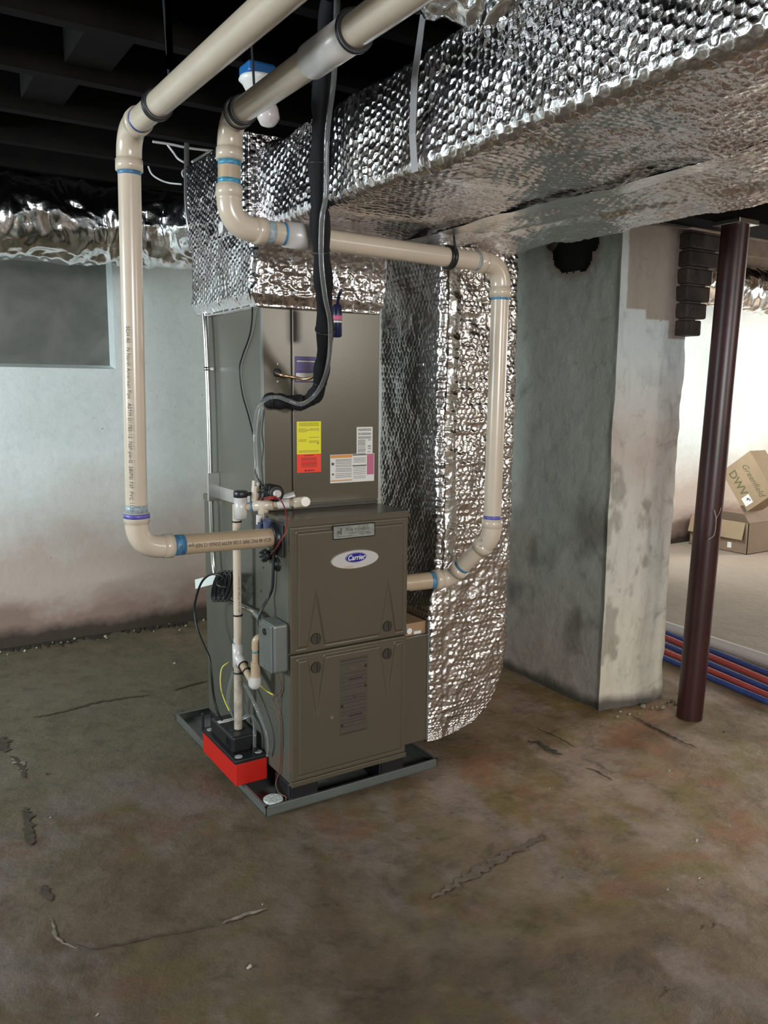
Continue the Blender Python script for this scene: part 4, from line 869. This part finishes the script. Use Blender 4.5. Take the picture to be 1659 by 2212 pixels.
# ------------------------------------------------------------------ CONDENSATE PUMP
pu = thing('condensate_pump', (-.06, .33, .034), 'red and black condensate pump resting on the left rim of the drain pan', 'pump')
x0, x1, y0, y1, z0 = -.119, -.004, .182, .500, .035
b = MB(); b.box(x0, x1, y0, y1, z0, z0+.080, .003); b.build('tank', red_plastic, pu)
b = MB(); b.box(x0-.003, x1+.002, y0-.003, y1+.003, z0+.078, z0+.092, .003); ld = b.build('tank_lid', black_plastic, pu)
for x, y in ((x0+.022, y0+.025), (x1-.020, y0+.028), (x0+.020, y1-.030)): b = MB(); b.tube([(x, y, z0+.092), (x, y, z0+.0935), (x, y, z0+.0938)], [.0135, .0135, .012], 24); tag(b.build('lid_plug', grey_plastic, pu), 'round pale grey plug on the lid')
b = MB(); b.box(x0+.012, x1-.012, y0+.055, y1-.055, z0+.090, z0+.150, .008, seg=3)
for k in range(5): b.box(x0+.010, x0+.013, y0+.07+k*.009, y0+.074+k*.009, z0+.105, z0+.135)
b.tube([((x0+x1)/2, (y0+y1)/2-.03, z0+.150), ((x0+x1)/2, (y0+y1)/2-.03, z0+.152)], .030, 24)
b.build('motor_housing', black_plastic, pu)
b = MB(); b.box(x0-.003, x0+.004, y1-.012, y1+.004, z0+.085, z0+.150, .002); b.build('mounting_ear', black_plastic, pu)
b = MB(); b.box(x0+.018, x0+.10, y1-.125, y1-.103, z0+.150, z0+.1512); b.build('housing_label', paper_white, pu)
b = MB(); b.tube([(x1-.03, y0+.035, z0+.09), (x1-.03, y0+.035, z0+.108)], .009, 14); b.build('outlet_barb', black_plastic, pu)
b = MB(); b.tube(spl([(x1-.030, y0+.035, z0+.10), (x1-.028, y0+.04, z0+.15), (x1-.015, y0+.07, z0+.185), (x1-.01, y0+.12, z0+.19), (-.05, .335, z0+.17), (-.075, .345, .26), (-.080, .33, .32), (-.072, .30, .40)], 8), .0062, 14); tag(b.build('vinyl_tube', clear), 'clear vinyl tube curving up from the pump outlet', 'tube')
b = MB(); b.tube(spl([A(513, 1450, x=-.045), A(540, 1500, x=-.04), A(558, 1540, x=-.035), A(575, 1580, x=-.025), A(580, 1610, x=-.02), A(578, 1632, x=-.016)], 8), .0055, 14); tag(b.build('vinyl_tube', clear), 'clear vinyl tube sweeping from the white tee down behind the pump', 'tube')
wire('power_cord', 'black power cord looping out from the bundled cord down to the pump', [A(486, 1252, x=-.075), A(476, 1243, x=-.09), A(455, 1241, x=-.11), A(436, 1257, x=-.12), A(424, 1290, x=-.12), A(420, 1320, x=-.12), A(427, 1360, x=-.12), A(441, 1395, x=-.12), A(452, 1420, x=-.12), A(457, 1460, x=-.12), A(462, 1505, x=-.11), A(471, 1540, x=-.10), A(480, 1556, x=-.085)], .0042, rubber, 'cord')
b = MB(); cc = np.array((-.070, .412, .72))
for k in range(9):
    o_ = (k-4)*.0032; pts = []
    for j in range(25):
        a = 2*PI*j/24; pts.append(np.array(A(483+9*math.cos(a)-9*math.sin(a)*1.0+o_*1000, 1266+32*math.sin(a)+4*math.cos(a), x=-.062-.003*(k % 3))))
    b.tube(pts, .0036, 8, caps=False)
p_ = A(483, 1262, x=-.070); ring(b, p_, (0, -.3, 1), .021, .004, .010)
tag(b.build('cord_bundle', rubber), 'bundle of black power cord tied to the conduit on the furnace side', 'cord')
b = MB(); q = [A(421, 1252, x=-.075), A(470, 1240, x=-.055), A(480, 1257, x=-.05), A(422, 1272, x=-.075)]
q2 = [v+np.array((.0008, 0, 0)) for v in q]; b.add(q+q2, [(0, 3, 2, 1), (4, 5, 6, 7), (0, 1, 5, 4), (1, 2, 6, 5), (2, 3, 7, 6), (3, 0, 4, 7)]); tag(b.build('paper_tag', paper_tag), 'blank white paper tag sticking out from the cord bundle', 'tag')
fp = thing('float_alarm', (-.045, .045, .005), 'round grey-topped water alarm puck in the front left corner of the pan', 'water alarm')
b = MB(); b.tube([(-.045, .045, .0045), (-.045, .045, .026)], .029, 32); b.build('alarm_body', black_plastic, fp)
b = MB(); b.tube([(-.045, .045, .026), (-.045, .045, .034), (-.045, .045, .036)], [.0325, .0325, .030], 32); b.build('alarm_cap', M('cap_speckle', (.42, .44, .41), .6, var=.6, vs=140), fp)
# ------------------------------------------------------------------ LAMPHOLDER, CABLES
lb = thing('bulb_fixture', (-.02, .1, 2.25), 'white porcelain bulb holder with unlit bulb behind the vent pipes', 'light bulb')
bc = np.array(A(580, 252, y=.02)); fcx = np.array(A(556, 178, y=.06))
b = MB(); b.box(fcx[0]-.042, fcx[0]+.042, fcx[1]-.04, fcx[1]+.04, fcx[2]+.012, fcx[2]+.045, .008); b.build('outlet_box', blue_box, lb)
b = MB(); b.tube([fcx+(0, 0, .012), fcx+(0, 0, .004), fcx-(0, 0, .004), fcx-(0, 0, .03), fcx-(0, 0, .032)], [.050, .054, .045, .030, .02], 32); b.build('lampholder', white_plastic, lb)
dB = unit(bc-fcx); b = MB(); b.tube([fcx-(0, 0, .02)]+[fcx+(bc-fcx)*t for t in (.3, .45, .6, .75, .88)]+[bc+dB*.012, bc+dB*.024, bc+dB*.029], [.013, .014, .019, .027, .032, .0335, .030, .017, .003], 28); b.build('bulb', bulb_m, lb)
white_cable = M('cable_white', (.50, .50, .49), .45)
wire('cable', 'white electrical cable stapled along the joist above the conduit', [A(330, 306, y=.90), A(370, 312, y=.90), A(410, 320, y=.90), A(470, 327, y=.90)], .0048, white_cable, 'cable')
wire('cable', 'white cable swooping from the joist to behind the conduit top', [A(362, 313, y=.88), A(375, 330, y=.86), A(385, 343, y=.82), A(402, 353, y=.80)], .0042, white_cable, 'cable')
wire('cable', 'white cable rising right from the conduit top toward the joist', [A(415, 350, y=.80), A(435, 338, y=.84), A(452, 327, y=.88)], .0048, white_cable, 'cable')
wire('cable', 'white cable making a small loop beside the conduit top', [A(405, 352, y=.80), A(402, 364, y=.80), A(394, 372, y=.80), A(397, 382, y=.80), A(410, 387, y=.80)], .0042, white_cable, 'cable')
wire('cable', 'thin white cable hanging in an arc over the left foil duct', [A(320, 359, y=1.1), A(328, 376, y=1.1), A(345, 388, y=1.08), A(365, 395, y=1.06), A(392, 398, y=1.0)], .0036, white_cable, 'cable')
wire('cable', 'white cable end sticking past the conduit toward the plenum', [A(420, 358, y=.78), A(432, 353, y=.80), A(446, 348, y=.82)], .0060, white_cable, 'cable')
b = MB(); p_ = np.array(A(366, 80, y=-.318)); q_ = np.array(A(364, 150, y=-.318)); strap_strip(b, [np.array((p_[0], p_[1], 2.33)), p_, (p_+q_)/2+(.003, 0, 0), q_], .014, (1, 0, 0)); tag(b.build('hanger_strap', chrome), 'thin glinting metal strap dangling above the left vent pipe', 'pipe strap')
b = MB(); p_ = np.array(A(529, 118, y=.085)); q_ = np.array(A(534, 175, y=.085)); strap_strip(b, [np.array((p_[0], p_[1], 2.33)), p_, (p_+q_)/2+(.003, 0, 0), q_], .012, (1, 0, 0)); tag(b.build('hanger_strap', white_plastic), 'short pale strap end hanging beside the bulb holder', 'pipe strap')
# ------------------------------------------------------------------ FLOOR CRACKS AND DEBRIS
def crack(pts, w, mat, seed, z=.0035):
    rs = np.random.RandomState(seed); P = np.array([A(*p, z=0) for p in pts]); L_ = np.concatenate([[0], np.cumsum(np.linalg.norm(np.diff(P, axis=0), axis=1))])
    q = np.arange(0, L_[-1], .012); c = np.stack([np.interp(q, L_, P[:, i]) for i in range(3)], 1); t = np.gradient(c, axis=0); t /= np.linalg.norm(t, axis=1, keepdims=True)
    n = np.stack([-t[:, 1], t[:, 0], 0*q], 1); prof = np.sin(np.linspace(.05, PI-.05, len(q)))**.5
    c = c+n*(rs.rand(len(q), 1)-.5)*w*.8; a = c+n*(w*prof*rs.uniform(.3, 1, len(q)))[:, None]; bb = c-n*(w*prof*rs.uniform(.3, 1, len(q)))[:, None]
    g = np.stack([a, bb], 1); zf = (fbm(g*np.array((1, 1, 0)), 1.6, 4, 3)-.55)*.012; nr = np.clip(np.clip((np.abs(g[..., 0]-.25)-.6)/.4, 0, 1)+np.clip((np.abs(g[..., 1]-.4)-.8)/.4, 0, 1), 0, 1)
    g[..., 2] = zf*nr+z
    o = link('floor_crack', g.reshape(-1, 3), skin_grid(g, flip=True), mat, fl); return o
crack([(70, 1550), (140, 1537), (200, 1520), (260, 1510), (330, 1502)], .012, crack_m, 1)
crack([(375, 1492), (410, 1480), (450, 1471)], .014, crack_m, 2)
crack([(-60, 1410), (0, 1399), (120, 1381), (222, 1362), (330, 1350), (445, 1337)], .15, M('damp_dirt', (.032, .023, .014), .95, var=.4, vs=25), 31, .004)
crack([(5, 1592), (10, 1610), (14, 1625)], .035, crack_m, 3)
crack([(20, 1635), (38, 1645), (48, 1662), (56, 1685)], .012, crack_m, 4); crack([(24, 1640), (44, 1652), (54, 1670)], .02, dirt_pale, 14, .003)
crack([(55, 1745), (62, 1780), (68, 1830)], .022, crack_m, 5)
crack([(92, 1915), (103, 1935), (112, 1952)], .016, crack_m, 6)
crack([(110, 1985), (118, 2020), (135, 2040), (175, 2052)], .006, dirt_pale, 7); crack([(150, 2040), (200, 2052), (260, 2042), (330, 2025), (420, 2010), (480, 1998)], .004, crack_m, 8)
crack([(480, 1995), (520, 1980), (580, 1962)], .009, dirt_pale, 9)
crack([(1140, 1602), (1165, 1607), (1190, 1622), (1213, 1634)], .020, crack_m, 10)
crack([(1265, 1660), (1290, 1668), (1322, 1688)], .008, crack_m, 11); crack([(1255, 1640), (1290, 1650), (1318, 1672)], .008, dirt_pale, 12)
crack([(1365, 1548), (1420, 1577), (1470, 1602), (1510, 1618)], .012, crack_m, 13)
crack([(1160, 1575), (1200, 1592), (1245, 1617)], .006, crack_m, 15)
crack([(930, 1940), (1000, 1900), (1080, 1855), (1180, 1805)], .022, M('floor_stain', (.12, .085, .06), .9, var=.3, vs=30), 16, .003)
for i in range(40):
    x_, y_ = random.uniform(-1.0, 2.4), random.uniform(-1.3, 1.9)
    if -.15 < x_ < 1.05 and -.1 < y_ < 1.0: continue
    if 1.4 < x_ < 2.0 and y_ > -.3: continue
    zf = float((fbm(np.array([[x_, y_, 0.]]), 1.6, 4, 3)[0]-.55)*.012); r = random.uniform(.002, .005)
    b = MB(); b.tube([(x_, y_, zf+r*.2), (x_+r*random.uniform(.5, 2.5), y_+r*random.uniform(-1, 1), zf+r*.9)], [r*.6, r], 5); tag(b.build('grit_chip', random.choice([rubble_m, crack_m, dust_m])), 'small chip of grit scattered on the concrete floor', 'debris', 'grit chips on the floor')
for i in range(40):
    x_ = random.uniform(-1.2, .9); y_ = 2.295-random.uniform(.01, .16); r = random.uniform(.003, .009)
    b = MB(); b.tube([(x_, y_, .001), (x_+r, y_+r*random.uniform(-1, 1), r*1.2)], [r*.7, r*.8], 6); tag(b.build('plaster_flake', dust_m if i % 2 else rubble_m), 'small plaster flake fallen along the foot of the back wall', 'debris', 'plaster flakes by the back wall')
